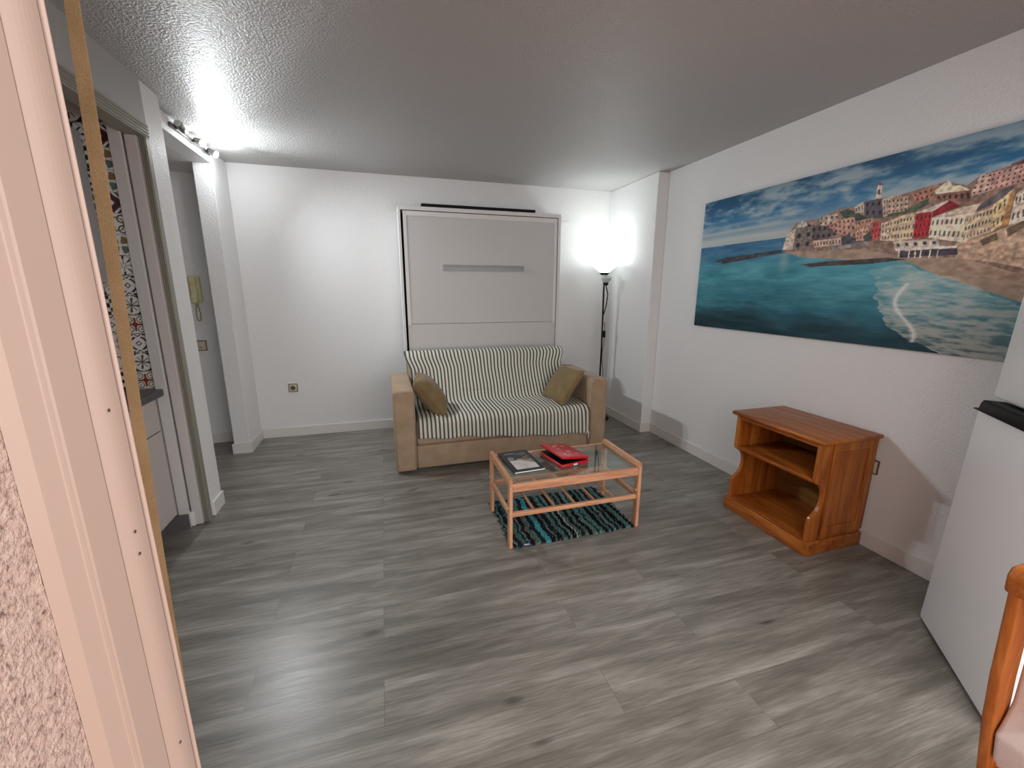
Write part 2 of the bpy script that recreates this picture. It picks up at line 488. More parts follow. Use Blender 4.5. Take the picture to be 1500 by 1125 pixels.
# ------------------------------------------------------------------ kitchenette behind the opening
k = thing('base_cabinet', 'white kitchen base cabinet under the dark worktop behind the left opening', 'cabinet', (-4.1, -2.6, 0))
def sub(o, bm, name, m, smooth=False):   # part mesh in world coordinates under a thing located at o.location (rotation 0)
    bmesh.ops.translate(bm, vec=-Vector(o.location), verts=bm.verts[:])
    return obj(name, bm, m, o, smooth)
sub(k, box(BM(), -4.40, -3.775, -3.6, -1.662, 0.10, 0.84), 'carcass', 'cabinet_white')
sub(k, box(BM(), -4.40, -3.81, -3.6, -1.662, 0.0, 0.10), 'plinth', 'plinth_grey')
yy = -1.672
for i in range(3):
    sub(k, box(BM(), -3.775, -3.755, yy-0.596, yy, 0.645, 0.835, 0.002), 'drawer_front', 'cabinet_white')
    sub(k, box(BM(), -3.775, -3.755, yy-0.596, yy, 0.105, 0.638, 0.002), 'door', 'cabinet_white')
    yy -= 0.60
sub(k, box(BM(), -3.81, -3.70, -1.675, -1.661, 0.0, 0.095), 'plinth', 'plinth_grey')
w = obj('worktop', box(BM(), -4.40, -3.715, -3.6, -1.645, 0.842, 0.884, 0.008, 3), 'worktop_dark', loc=(-4.05, -2.6, 0.842))
tag(w, 'dark grey kitchen worktop with rounded front edge in the left recess', 'worktop')
k = thing('wall_cabinet', 'plain grey kitchen wall cabinet above the patterned tiles at left', 'cabinet', (-4.2, -2.6, 1.47))
sub(k, box(BM(), -4.40, -3.882, -3.6, -1.655, 1.47, 2.20), 'carcass', 'grey_laminate')
yy = -1.660
for i in range(3):
    sub(k, box(BM(), -3.882, -3.862, yy-0.596, yy, 1.472, 2.198, 0.002), 'door', 'grey_laminate'); yy -= 0.60

# patterned wall tiles, 10 cm, painted tile by tile
def tile_rgb(kind, u, v):
    """u,v in 0..1 inside a tile -> rgb"""
    cu, cv = np.abs(u-.5), np.abs(v-.5); r = np.hypot(u-.5, v-.5); th = np.arctan2(v-.5, u-.5)
    W = np.array((222, 220, 214.)); out = np.ones(u.shape+(3,))*W
    def put(mask, c): out[mask] = c
    navy, dk, rust, olive, teal, bur = (44, 48, 66), (48, 44, 42), (134, 54, 34), (128, 104, 66), (92, 112, 108), (92, 42, 50)
    if kind == 0:   # eight rayed navy star
        put((np.abs(np.sin(4*th)) < 0.42) & (r < .44) & (r > .05), navy); put((r > .46) & (r < .49), navy); put(cu+cv > .86, navy)
    elif kind == 1:  # navy lace
        put((r > .30) & (r < .40) & (np.abs(np.sin(2*th)) > .45), navy); put(np.maximum(cu, cv) > .40, navy)
        for a in (0, .5, 1):
            for b_ in (0, .5, 1):
                if (a == .5) != (b_ == .5):
                    d = np.hypot(u-a, v-b_); put((d < .20), W); put((d > .09) & (d < .14), navy)
        put((cu+cv < .16) & (cu+cv > .07), navy)
    elif kind == 2:  # brown leaf star in white disc
        put(r > .47, dk); put((np.abs(np.sin(2*th+.3)) < .42*(1-r*1.7)+.12) & (r < .38), (84, 72, 62)); put((np.abs(np.cos(2*th+.3)) < .30*(1-r*1.9)+.08) & (r < .32), (104, 84, 70))
    elif kind == 3:  # rust scrolls
        put((r < .13), rust); put((np.minimum(cu, cv) < .05) & (r < .34), rust)
        for a in (.25, .75):
            for b_ in (.25, .75):
                d = np.hypot(u-a, v-b_); put((d > .12) & (d < .17), dk); put(d < .05, dk)
        put((cu > .46) | (cv > .46), (150, 120, 100))
    elif kind == 4:  # burgundy diamond
        put(cu+cv < .50, bur); put(cu+cv < .34, dk); put(cu+cv < .20, bur); put(cu+cv < .10, W); put((cu+cv > .62) & (cu+cv < .74), navy)
    elif kind == 5:  # teal and olive petals
        put((np.abs(np.sin(2*th)) > .5) & (r < .46), teal); put((np.sin(2*th) > .5) & (r < .46), olive); put(r < .1, W); put((cu+cv > .8), dk)
    elif kind == 6:  # checker
        put(((np.floor(u*5)+np.floor(v*5)) % 2) == 0, dk)
    else:            # circles
        d = np.hypot(np.mod(u, .5)-.25, np.mod(v, .5)-.25); put((d > .14) & (d < .20), navy); put(np.hypot(cu, cv) > .62, (70, 80, 60)); put((r > .3) & (r < .36), olive)
    return out
def tile_wall(seq_fn, n_u, n_v, res):
    U, V = np.meshgrid(np.linspace(0, n_u, int(n_u*res)+1), np.linspace(0, n_v, int(n_v*res)+1))
    col = np.zeros(U.shape+(3,))
    iu, iv = np.minimum(U.astype(int), int(math.ceil(n_u))-1), np.minimum(V.astype(int), int(math.ceil(n_v))-1)
    for a in range(int(math.ceil(n_u))):
        for b_ in range(int(math.ceil(n_v))):
            mk = (iu == a) & (iv == b_)
            if mk.any(): col[mk] = tile_rgb(seq_fn(a, b_), (U-iu)[mk], (V-iv)[mk])
    gr = (np.abs(U-np.round(U)) < .02) | (np.abs(V-np.round(V)) < .02)
    col[gr] = (150, 146, 140)
    return U, V, col
seq = [3, 2, 1, 3, 2, 1, 0, 5, 7, 4, 5, 5, 4, 5]
TS = 0.1045
U, V, col = tile_wall(lambda a, b_: seq[b_ % 14] if a == 1 else [6, 7, 5, 1, 6, 0, 2][b_ % 7], 2, 13.4, 30)
P = np.stack([-3.742-(2-U)*TS, np.full(U.shape, -1.6425), 0.884+V*TS], -1)
o = color_grid('backsplash_end', P, col, 'tile_glaze'); o['kind'] = 'structure'; mod_solid(o, 0.002, 0)
U, V, col = tile_wall(lambda a, b_: [6, 1, 5, 6, 7, 2, 0, 4][(a*3+b_*5+a*b_) % 8], 9, 5.6, 16)
P = np.stack([np.full(U.shape, -4.4075), -1.66-U*TS, 0.886+V*TS], -1)
o = color_grid('backsplash_side', P, col, 'tile_glaze'); o['kind'] = 'structure'; mod_solid(o, 0.002, 0)

# ------------------------------------------------------------------ fold-away wall bed
t = thing('wall_bed', 'tall white fold-up wall bed cabinet behind the striped sofa', 'wall bed', (-1.497, -0.13, 0))
X0, X1, YF, ZT = -2.304, -0.690, -0.254, 2.19
for a, c in ((X0, X0+0.022), (X1-0.030, X1)):
    sub(t, box(BM(), a, c, YF, -0.004, 0.0, ZT, 0.0015), 'side_panel', 'bed_white')
sub(t, box(BM(), X0+0.022, X1-0.030, YF, -0.004, ZT-0.035, ZT, 0.0015), 'top_panel', 'bed_white')
sub(t, box(BM(), X0+0.022, X1-0.030, -0.03, -0.016, 0.0, ZT-0.035), 'back_panel', 'dark_gap')  # shade of the enclosed interior put in as a near-black panel colour
pa, pb = X0+0.043, X1-0.038
b = BM()
box(b, pa, pb, YF+0.008, YF+0.030, 1.113, ZT-0.042, 0.001)
box(b, pa, pb, YF+0.008, YF+0.030, 0.10, 1.110, 0.001)
pnl = sub(t, b, 'front_panel', 'bed_panel')
b = BM()
for (x0, x1, z0, z1) in ((pa, pa+0.030, 1.10, ZT-0.042), (pb-0.030, pb, 1.10, ZT-0.042), (pa+0.03, pb-0.03, ZT-0.085, ZT-0.042)):
    box(b, x0, x1, YF+0.004, YF+0.0085, z0, z1, 0.001)
sub(t, b, 'edge_trim', 'bed_white')
b = BM(); box(b, pb-0.016, pb-0.002, YF+0.0005, YF+0.004, 1.30, 1.92, 0.001); sub(t, b, 'edge_strip', 'white_trim')
b = BM()
box(b, -1.907, -1.083, YF+0.002, YF+0.008, 1.622, 1.678, 0.001)
sub(t, b, 'handle_plate', 'silver')
b = BM()
box(b, -1.902, -1.088, YF-0.012, YF+0.002, 1.663, 1.676, 0.002)
box(b, -1.902, -1.890, YF-0.012, YF+0.002, 1.624, 1.663, 0.002); box(b, -1.100, -1.088, YF-0.012, YF+0.002, 1.624, 1.663, 0.002)
sub(t, b, 'handle', 'silver')
bar = obj('flat_bar', box(BM(), -2.090, -0.968, -0.252, -0.190, ZT+0.001, ZT+0.029, 0.006, 2), 'black_plastic', loc=(-1.53, -0.22, ZT))
tag(bar, 'long flat black bar lying on top of the white wall bed', 'bar')

# ------------------------------------------------------------------ sofa
SX0, SX1 = -2.457, -0.612
t = thing('sofa', 'two-seat light brown fabric sofa with boxy arms in front of the wall bed', 'sofa', (-1.535, -0.75, 0))
def arm(x0, x1):
    b = BM(); box(b, x0, x1, -1.235, -0.46, 0.012, 0.682, 0.030, 4)
    a = sub(t, b, 'arm', 'sofa_fabric', True); mod_bevel(a, 0.002, 1)
    pts = []
    r = 0.035
    path = [(x0+0.012, 0.05), (x0+0.012, 0.682-0.012-r)]
    for i in range(1, 7):
        an = PI-PI/2*i/6; path.append((x0+0.012+r+r*math.cos(an), 0.670-r+r*math.sin(an)))
    for i in range(0, 7):
        an = PI/2-PI/2*i/6; path.append((x1-0.012-r+r*math.cos(an), 0.670-r+r*math.sin(an)))
    path.append((x1-0.012, 0.05))
    b = BM(); tube(b, [(x, -1.229, z) for x, z in path], 0.0042, 8)
    bmesh.ops.translate(b, vec=-Vector(t.location), verts=b.verts[:])
    pp = obj('piping', b, 'sofa_fabric', a, True)
    return a
arm(SX0, SX0+0.166); arm(SX1-0.166, SX1)
ax0, ax1 = SX0+0.168, SX1-0.168
sub(t, box(BM(), ax0, ax1, -1.205, -0.40, 0.02, 0.214, 0.012, 3), 'base_panel', 'sofa_fabric', True)
sub(t, box(BM(), ax0, ax1, -1.212, -0.70, 0.216, 0.418, 0.028, 4), 'seat_cushion', 'sofa_fabric', True)
b = BM()
prism(b, [(-0.735, 0.418), (-0.700, 0.30), (-0.40, 0.22), (-0.285, 0.30), (-0.300, 0.80), (-0.345, 0.838), (-0.450, 0.838), (-0.490, 0.81)], ax0, ax1, 'X', 0.02, 3)
sub(t, b, 'backrest', 'sofa_fabric', True)
for x in (SX0+0.05, SX1-0.09):
    for y in (-1.19, -0.53):
        sub(t, box(BM(), x, x+0.04, y, y+0.04, 0.0, 0.014, 0.002), 'foot', 'black_plastic')

# striped throw over backrest and seat
prof = [(-0.292, 0.70), (-0.288, 0.80), (-0.312, 0.838), (-0.350, 0.856), (-0.400, 0.862), (-0.450, 0.858), (-0.487, 0.842), (-0.508, 0.812), (-0.560, 0.72), (-0.640, 0.585), (-0.715, 0.462), (-0.745, 0.436), (-0.790, 0.430), (-0.95, 0.435), (-1.12, 0.434), (-1.180, 0.430), (-1.212, 0.415), (-1.226, 0.390), (-1.230, 0.34), (-1.232, 0.20)]
L = [0.0]
for a, c in zip(prof, prof[1:]): L.append(L[-1]+math.hypot(c[0]-a[0], c[1]-a[1]))
def at_len(s):
    for i in range(len(L)-1):
        if s <= L[i+1] or i == len(L)-2:
            f = (s-L[i])/(L[i+1]-L[i]); return (prof[i][0]+f*(prof[i+1][0]-prof[i][0]), prof[i][1]+f*(prof[i+1][1]-prof[i][1]))
NI, NJ = 220, 110
bm = BM(); uvl = bm.loops.layers.uv.new('UVMap'); G = []
for j in range(NJ+1):
    row = []
    for i in range(NI+1):
        u = i/NI
        hem = 0.285-0.07*sstep(0.15, 0.62, u)-0.012*math.sin(u*9.0)+0.006*math.sin(u*31)
        hem = float(hem)
        s_end = L[-1]-(hem-0.20)
        s = s_end*j/NJ
        y, z = at_len(s)
        # width: wide over the back, between the arms on the seat
        wl = -2.276+(-0.044)*float(sstep(0.70, 0.84, z))*(1 if y > -0.62 else 0)
        wr = -0.792+(0.050)*float(sstep(0.70, 0.84, z))*(1 if y > -0.62 else 0)
        x = wl+(wr-wl)*u
        n1 = mnoise.noise(Vector((x*3.1, s*4.0, 1.7))); n2 = mnoise.noise(Vector((x*9, s*3.0, 5.1)))
        front = float(sstep(-0.76, -0.60, y)); onseat = 1-front
        d = 0.006+0.006*n1+0.003*n2
        if y < -1.21: y -= 0.010+0.008*n2+0.006*math.sin(u*40)*float(sstep(0.42, 0.25, z))
        elif front > .5 and y < -0.48: y -= max(0.002, d); z += 0.4*d
        else: z += max(0.001, d)
        x += 0.006*mnoise.noise(Vector((u*4, s*5, 9)))*(1 if 0.02 < u < .98 else 0)
        row.append((bm.verts.new((x, y, z)), u, s))
    G.append(row)
for j in range(NJ):
    for i in range(NI):
        c = (G[j][i], G[j][i+1], G[j+1][i+1], G[j+1][i])
        f = bm.faces.new([k[0] for k in c]); f.smooth = True
        for lp, k in zip(f.loops, c): lp[uvl].uv = (k[1]*1.56, k[2])
tl = (-1.535, -0.75, 0.43)
th = obj('throw_blanket', bm, 'throw_stripes', None, True, tl)
mod_solid(th, 0.004, 1)
tag(th, 'cream throw with dark grey-green stripes draped over the sofa back and seat', 'throw')
b = BM()
tube(b, [(-0.800, -1.243, 0.235), (-0.806, -1.252, 0.215), (-0.822, -1.254, 0.185)], [0.004, 0.007, 0.005], 6)
tube(b, [(-0.800, -1.243, 0.235), (-0.796, -1.254, 0.205), (-0.798, -1.256, 0.150)], [0.004, 0.007, 0.005], 6)
bmesh.ops.translate(b, vec=-Vector(tl), verts=b.verts[:])
obj('tie_ribbon', b, 'white_ribbon', th, True)

def pillow(name, c, u, v, wu, wv, th_, m, label, cat, group):
    u = Vector(u).normalized(); v = Vector(v); v = (v-u*v.dot(u)).normalized(); n = u.cross(v)
    N = 26; b = BM(); top = {}; bot = {}
    for i in range(N+1):
        for j in range(N+1):
            a, e = 2*i/N-1, 2*j/N-1
            pin = 1-0.07*(1-e*e)*abs(a)**3; pin2 = 1-0.07*(1-a*a)*abs(e)**3
            h = th_/2*((1-abs(a)**2.6)*(1-abs(e)**2.6))**0.45
            h *= 1+0.10*mnoise.noise(Vector((a*2.1, e*2.1, wu*9)))
            q_ = Vector(c)+u*(a*wu/2*pin)+v*(e*wv/2*pin2)
            top[i, j] = b.verts.new(q_+n*(h+0.002)); 
            edge = i in (0, N) or j in (0, N)
            bot[i, j] = top[i, j] if edge else b.verts.new(q_-n*h)
    for i in range(N):
        for j in range(N):
            for S in (top, bot):
                f = b.faces.new((S[i, j], S[i+1, j], S[i+1, j+1], S[i, j+1])); f.smooth = True
    o = obj(name, b, m, None, True, c)
    tag(o, label, cat, group)
    per = [(-1, -1), (1, -1), (1, 1), (-1, 1)]
    pts = []
    for k in range(4):
        a0, a1 = per[k], per[(k+1) % 4]
        for s in range(10):
            f = s/10; a = a0[0]+(a1[0]-a0[0])*f; e = a0[1]+(a1[1]-a0[1])*f
            pin = 1-0.07*(1-e*e)*abs(a)**3; pin2 = 1-0.07*(1-a*a)*abs(e)**3
            pts.append(u*(a*wu/2*pin)+v*(e*wv/2*pin2))
    b = BM(); tube(b, pts, 0.004, 6, closed=True); obj('seam_piping', b, m, o, True)
    return o
pillow('cushion', (-2.145, -0.955, 0.578), (0.10, 1, 0), (-0.185, 0.06, 0.25), 0.40, 0.38, 0.185, 'cushion_fabric',
       'olive brown cushion leaning on the left sofa arm, seen edge-on', 'cushion', 'sofa cushions')
pillow('cushion', (-0.928, -0.940, 0.580), (-0.10, 0.97, -0.02), (0.17, 0.13, 0.25), 0.42, 0.37, 0.13, 'cushion_fabric',
       'olive brown cushion leaning on the right sofa arm, showing its face', 'cushion', 'sofa cushions')

# ------------------------------------------------------------------ coffee table, book, red case, rug
TX0, TX1, TY0, TY1 = -1.876, -1.036, -2.430, -1.965
t = thing('coffee_table', 'low beech coffee table with glass top and slatted shelf on the rag rug', 'table', ((TX0+TX1)/2, (TY0+TY1)/2, 0))
LW, LD, TH_ = 0.022, 0.042, 0.425
for x in (TX0, TX1-LW):
    for y in (TY0, TY1-LD):
        sub(t, box(BM(), x, x+LW, y, y+LD, 0, TH_-0.046, 0.006, 3), 'leg', 'beech_Z', True)
    b = BM()
    zt, zb, r = TH_, TH_-0.050, 0.024
    pts = [(TY0, zb), (TY0, zt-r)]
    pts += [(TY0+r-r*math.cos(PI/2*i/5), zt-r+r*math.sin(PI/2*i/5)) for i in range(1, 6)]
    pts += [(TY1-r+r*math.sin(PI/2*i/5), zt-r+r*math.cos(PI/2*i/5)) for i in range(0, 6)]
    pts += [(TY1, zb)]
    prism(b, pts, x, x+LW, 'X', 0.005, 2)
    sub(t, b, 'side_rail', 'beech_Y', True)
    sub(t, box(BM(), x+0.002, x+LW-0.002, TY0+LD, TY1-LD, 0.19, 0.222, 0.004, 2), 'lower_side_rail', 'beech_Y', True)
    for y in (TY0+LD/2, TY1-LD/2):
        xx = x-0.002 if x < -1.5 else x-0.003
        b = BM(); lathe(b, [(0.0, 0.0), (0.008, 0.0), (0.008, 0.004), (0.005, 0.006), (0, 0.006)], n=14, mtx=Matrix.Translation((x if x < -1.5 else x, y, 0.245)) @ Matrix.Rotation(R(-90), 4, 'Y'))
        sub(t, b, 'bolt_cap', 'bolt_light', True)
sub(t, box(BM(), TX0+LW, TX1-LW, TY0+0.006, TY0+0.028, 0.345, 0.394, 0.004, 2), 'front_rail', 'beech_X', True)
sub(t, box(BM(), TX0+LW, TX1-LW, TY1-0.028, TY1-0.006, 0.345, 0.394, 0.004, 2), 'back_rail', 'beech_X', True)
sub(t, box(BM(), TX0+LW, TX1-LW, TY0+0.010, TY0+0.034, 0.190, 0.216, 0.004, 2), 'shelf_rail', 'beech_X', True)
sub(t, box(BM(), TX0+LW, TX1-LW, TY1-0.034, TY1-0.010, 0.190, 0.216, 0.004, 2), 'shelf_rail', 'beech_X', True)
for i in range(5):
    x = TX0+0.16+i*0.13
    sub(t, box(BM(), x-0.008, x+0.008, TY0+0.034, TY1-0.034, 0.196, 0.206, 0.003, 2), 'shelf_slat', 'beech_Y', True)
sub(t, box(BM(), TX0+LW+0.001, TX1-LW-0.001, TY0+0.0285, TY1-0.0285, 0.384, 0.392, 0.001, 1), 'glass_top', 'glass')
GZ = 0.3925
# book: black cover with an abstract light picture, pale page edges
def frame_pts(o_, ex, ey): return lambda a, c: Vector(o_)+Vector(ex)*a+Vector(ey)*c
bk = thing('book', 'thin black-bordered picture book lying flat on the glass table top', 'book', (-1.716, -2.134, GZ), R(3.5))
bw, bd, bt = 0.196, 0.315, 0.012
obj('pages', box(BM(), -bw/2+0.002, bw/2-0.003, -bd/2+0.002, bd/2-0.002, 0.002, bt-0.002), 'paper', bk)
b = BM(); box(b, -bw/2, bw/2, -bd/2, bd/2, 0.0, 0.002); box(b, -bw/2-0.001, -bw/2+0.002, -bd/2, bd/2, 0.0, bt-0.0008)
obj('cover_back', b, 'book_black', bk)
n1, n2 = 90, 140
U, V = np.meshgrid(np.linspace(0, 1, n1), np.linspace(0, 1, n2))
col = np.ones(U.shape+(3,))*np.array((34, 38, 42.))
inn = (U > .14) & (U < .88) & (V > .10) & (V < .90)
img = np.ones(U.shape+(3,))*np.array((206, 202, 196.))
sh = fbm(U*4, V*5, 3, 3)
img[V > .52] = (92, 90, 94)
img[(V > .44+.12*np.sin(U*5)) & (V < .62+.1*np.sin(U*5+1))] = (150, 132, 112)
img[(V > .60) & (sh > .5)] = (44, 48, 58)
img[np.abs(V-.78+.5*(U-.5)) < .035] = (40, 46, 72)
img[np.hypot(U-.72, (V-.66)) < .10] = (120, 100, 78)
img[(np.abs(V-.60-.35*(U-.4)) < .025) & (U > .3)] = (28, 30, 34)
img[(V > .86) & (U < .5)] = (128, 128, 130)
img += (sh[..., None]-.5)*40
col[inn] = img[inn]
P = np.stack([-bw/2+U*bw, -bd/2+V*bd, np.full(U.shape, bt-0.001)], -1)
cvr = color_grid('cover', P, col, 'book_cover', bk); mod_solid(cvr, 0.0012, 0)
# red hinged case, lid ajar
rc = thing('hinged_case', 'shiny red hinged case with lid ajar on the glass table top', 'case', (-1.435, -2.155, GZ), R(11))
cw, cd = 0.205, 0.255
b = BM()
prism(b, [(-cw/2, -cd/2), (cw/2, -cd/2), (cw/2, cd/2), (-cw/2, cd/2)], 0.0, 0.020, 'Z', 0.005, 2)
obj('tray', b, 'red_plastic', rc, True)
obj('lining', box(BM(), -cw/2+0.008, cw/2-0.008, -cd/2+0.008, cd/2-0.008, 0.0195, 0.0225), 'black_plastic', rc)
lid = BM()
prism(lid, [(0.0, -cd/2), (cw, -cd/2), (cw, cd/2), (0.0, cd/2)], 0.0, 0.016, 'Z', 0.005, 2)
mt = Matrix.Translation((cw/2, 0, 0.024)) @ Matrix.Rotation(R(9.5), 4, 'Y') @ Matrix.Translation((-cw, 0, 0))
bmesh.ops.transform(lid, matrix=mt, verts=lid.verts[:])
lo = obj('lid', lid, 'red_plastic', rc, True)
b = BM(); box(b, 0.006, cw-0.010, -cd/2+0.008, cd/2-0.008, -0.001, 0.001, mtx=mt); obj('lid_lining', b, 'black_plastic', rc)
b = BM(); box(b, -0.014, 0.014, -cd/2-0.003, -cd/2+0.001, 0.004, 0.014, 0.001); obj('clasp', b, 'white_ribbon', rc)
for (x, y, w_, h_) in ((0.05, 0.06, 0.05, 0.008), (0.06, 0.02, 0.035, 0.006), (0.10, -0.03, 0.05, 0.007), (0.13, 0.07, 0.03, 0.006), (0.14, -0.07, 0.03, 0.008), (0.05, -0.08, 0.02, 0.010), (0.09, 0.095, 0.03, 0.005)):
    obj('printed_mark', box(BM(), x, x+w_*0.6, y, y+h_, 0.0158, 0.0164, mtx=mt), 'white_ribbon', lo)

# rag rug: rows of rag strips along Y
rg = thing('rag_rug', 'small rag rug striped teal and black lying under the coffee table', 'rug', (-1.455, -2.16, 0))
nx, ny = 300, 200
RX0, RX1, RY0, RY1 = -1.848, -1.066, -2.432, -1.880
U, V = np.meshgrid(np.linspace(0, 1, nx), np.linspace(0, 1, ny))
rs = np.random.RandomState(11)
bands = []
x = 0.0
while x < 1.0:
    w_ = rs.uniform(.014, .045); c = rs.randint(0, 100)
    bands.append((x, x+w_, c)); x += w_
pal_b = [(24, 24, 28), (30, 30, 36), (20, 20, 22)]; pal_t = [(72, 104, 100), (58, 88, 84), (88, 116, 110), (76, 98, 92)]; pal_c = [(58, 128, 136), (88, 140, 142)]
col = np.zeros(U.shape+(3,)); wob = (fbm(U*6, V*14, 3, 2)-.5)*.035
dark = False
for (a, c, r_) in bands:
    mk = (U+wob >= a) & (U+wob < c)
    if dark: cc = pal_b[r_ % 3]
    else: cc = pal_c[r_ % 2] if r_ % 14 == 0 else pal_t[r_ % 4]
    dark = not dark
    col[mk] = cc
mk = (U+wob > .50) & (U+wob < .508) & (V < .6); col[mk] = (186, 190, 192)
mk = (U+wob > .155) & (U+wob < .163); col[mk] = (120, 60, 56)
col = col*(0.70+0.6*fbm(U*90, V*70, 2, 8))[..., None]
spk = fbm(U*120, V*60, 1, 21) > .86
col[spk] = col[spk]*.4+np.array((130, 140, 140))*.6
edge = 0.006*np.sin(V*60)*(np.abs(U-.5) > .49)
Z = 0.010+0.004*np.sin(V*ny*.5)*np.cos(U*240)+0.005*fbm(U*60, V*40, 2, 9)
Xp = RX0+U*(RX1-RX0)+0.012*(fbm(V*8, U*1.0, 3, 4)-.5)*2; Yp = RY0+V*(RY1-RY0)+0.012*(fbm(U*14, V*1.0+3, 3, 6)-.5)*2+0.010*(U-.5)
Z[0] = Z[-1] = 0.001; Z[:, 0] = Z[:, -1] = 0.001
P = np.stack([Xp, Yp, Z], -1)
pile = color_grid('woven_field', P-np.array((-1.455, -2.16, 0)), col, 'rug_rags', rg, True)
b = BM()
for i in range(70):
    s = rnd.random(); side = rnd.random() < .5
    xx = (RX0 if side else RX1)+rnd.uniform(-.004, .004); y = RY0+s*(RY1-RY0); dx = (-1 if side else 1)*rnd.uniform(.008, .020)
    tube(b, [(xx, y, .006), (xx+dx*.6, y+rnd.uniform(-.006, .006), .008), (xx+dx, y+rnd.uniform(-.01, .01), .004)], [.0035, .004, .002], 6)
sub(rg, b, 'fringe', 'rug_fringe')['kind'] = 'stuff'
b = BM(); box(b, -1.795, -1.745, -2.446, -2.424, 0.0145, 0.0165, 0.0005); tg_ = sub(rg, b, 'care_tag', 'tag_purple')
b = BM(); box(b, -1.787, -1.757, -2.440, -2.431, 0.0163, 0.0172); sub(rg, b, 'care_tag_print', 'tag_white')

# ------------------------------------------------------------------ pine bookcase
t = thing('bookcase', 'low honey pine bookcase with scalloped sides against the right wall', 'bookcase', (-0.10, -2.66, 0))
FX, BX, BY0, BY1, BZ = -0.312, 0.098, -2.945, -2.378, 0.655
TKN = 0.024
def side_prof(fx):
    p = [(BX, 0.02), (BX, BZ), (fx, BZ), (fx, 0.445)]
    p += [(fx+0.004, 0.430), (fx+0.022, 0.418), (fx+0.050, 0.400), (fx+0.066, 0.370), (fx+0.072, 0.340), (fx+0.070, 0.310), (fx+0.062, 0.280), (fx+0.048, 0.256), (fx+0.026, 0.236), (fx+0.006, 0.222), (fx, 0.208), (fx, 0.02)]
    return p
for y in (BY0, BY1-TKN):
    b = BM(); prism(b, side_prof(FX), y, y+TKN, 'Y', 0.003, 2)
    s = sub(t, b, 'side_panel', 'pine_Z')
# raised frame on the outer sides
def outline(o_, y, sgn, par):
    ya, yb = (y-0.008, y) if sgn < 0 else (y, y+0.008)
    b = BM()
    box(b, BX-0.060, BX, ya, yb, 0.10, BZ, 0.003); box(b, FX+0.085, FX+0.135, ya, yb, 0.10, BZ, 0.003)
    box(b, FX+0.135, BX-0.060, ya, yb, BZ-0.055, BZ, 0.003); box(b, FX+0.135, BX-0.060, ya, yb, 0.10, 0.155, 0.003)
    sub(t, b, 'side_frame', 'pine_Z')
outline(None, BY0, -1, t); outline(None, BY1, 1, t)
b = BM(); prism(b, [(FX-0.022, -2.972), (BX+0.003, -2.972), (BX+0.003, -2.351), (FX-0.022, -2.351)], BZ, BZ+0.024, 'Z', 0.009, 3)
sub(t, b, 'top', 'pine_Y', True)
sub(t, box(BM(), FX+0.004, FX+0.020, BY0+TKN, BY1-TKN, BZ-0.026, BZ, 0.002), 'top_rail', 'pine_Y')
sub(t, box(BM(), FX+0.004, BX-0.012, BY0+TKN, BY1-TKN, 0.425, 0.445, 0.004, 2), 'shelf', 'pine_Y', True)
sub(t, box(BM(), FX+0.004, BX-0.012, BY0+TKN, BY1-TKN, 0.070, 0.090, 0.003, 2), 'bottom_board', 'pine_Y')
sub(t, box(BM(), BX-0.012, BX, BY0+TKN, BY1-TKN, 0.02, BZ), 'back_panel', 'pine_back')
b = BM()
for (x0, x1, y0, y1) in ((FX-0.014, FX, BY0-0.014, BY1+0.014), (FX, BX, BY0-0.014, BY0), (FX, BX, BY1, BY1+0.014)):
    box(b, x0, x1, y0, y1, 0.0, 0.082, 0.004, 2)
sub(t, b, 'plinth', 'pine_Y', True)
b = BM(); lathe(b, [(0.0, 0.006), (0.005, 0.004), (0.006, 0.0), (0.0, -0.001)], n=12, mtx=Matrix.Translation((FX+0.006, BY0+0.012, 0.222)) @ Matrix.Rotation(R(-60), 4, 'Y'))
sub(t, b, 'shoulder_dot', 'white_trim', True)  # small white dot on the shoulder of the near side panel

# ------------------------------------------------------------------ fridge standing across the corner
fr_ = thing('fridge', 'white fridge freezer with black grip trim standing across the right corner', 'fridge', (-0.243, -3.445, 0), math.atan2(-0.737, -0.676))
fr_.rotation_euler = (R(-1.15), 0, math.atan2(-0.737, -0.676))
# local: x along the front from the far edge, y = depth direction (+y is behind? see below), z up
FW, FD, FH = 0.555, 0.41, 1.62
# local +y = rot90 of x-dir -> (0.737,-0.676): into the fridge
obj('cabinet', box(BM(), 0.004, FW-0.004, 0.062, FD, 0.0, FH, 0.006, 2), 'fridge_white', fr_, True)
d = obj('fridge_door', box(BM(), 0.0, FW, 0.0, 0.058, 0.012, 0.985, 0.010, 3), 'fridge_white', fr_, True)
b = BM()
prism(b, [(-0.020, 0.984), (-0.006, 0.991), (0.022, 0.994), (0.028, 1.016), (0.042, 1.033), (FW-0.03, 1.033), (FW, 0.984)], -0.010, 0.056, 'Y', 0.004, 2)
obj('grip_trim', b, 'black_plastic', d, True)
obj('freezer_door', box(BM(), 0.004, FW, 0.030, 0.060, 1.040, FH-0.004, 0.010, 3), 'fridge_white', fr_, True)
obj('kick_strip', box(BM(), 0.01, FW-0.01, 0.020, 0.055, -0.004, 0.011), 'dark_gap', fr_)

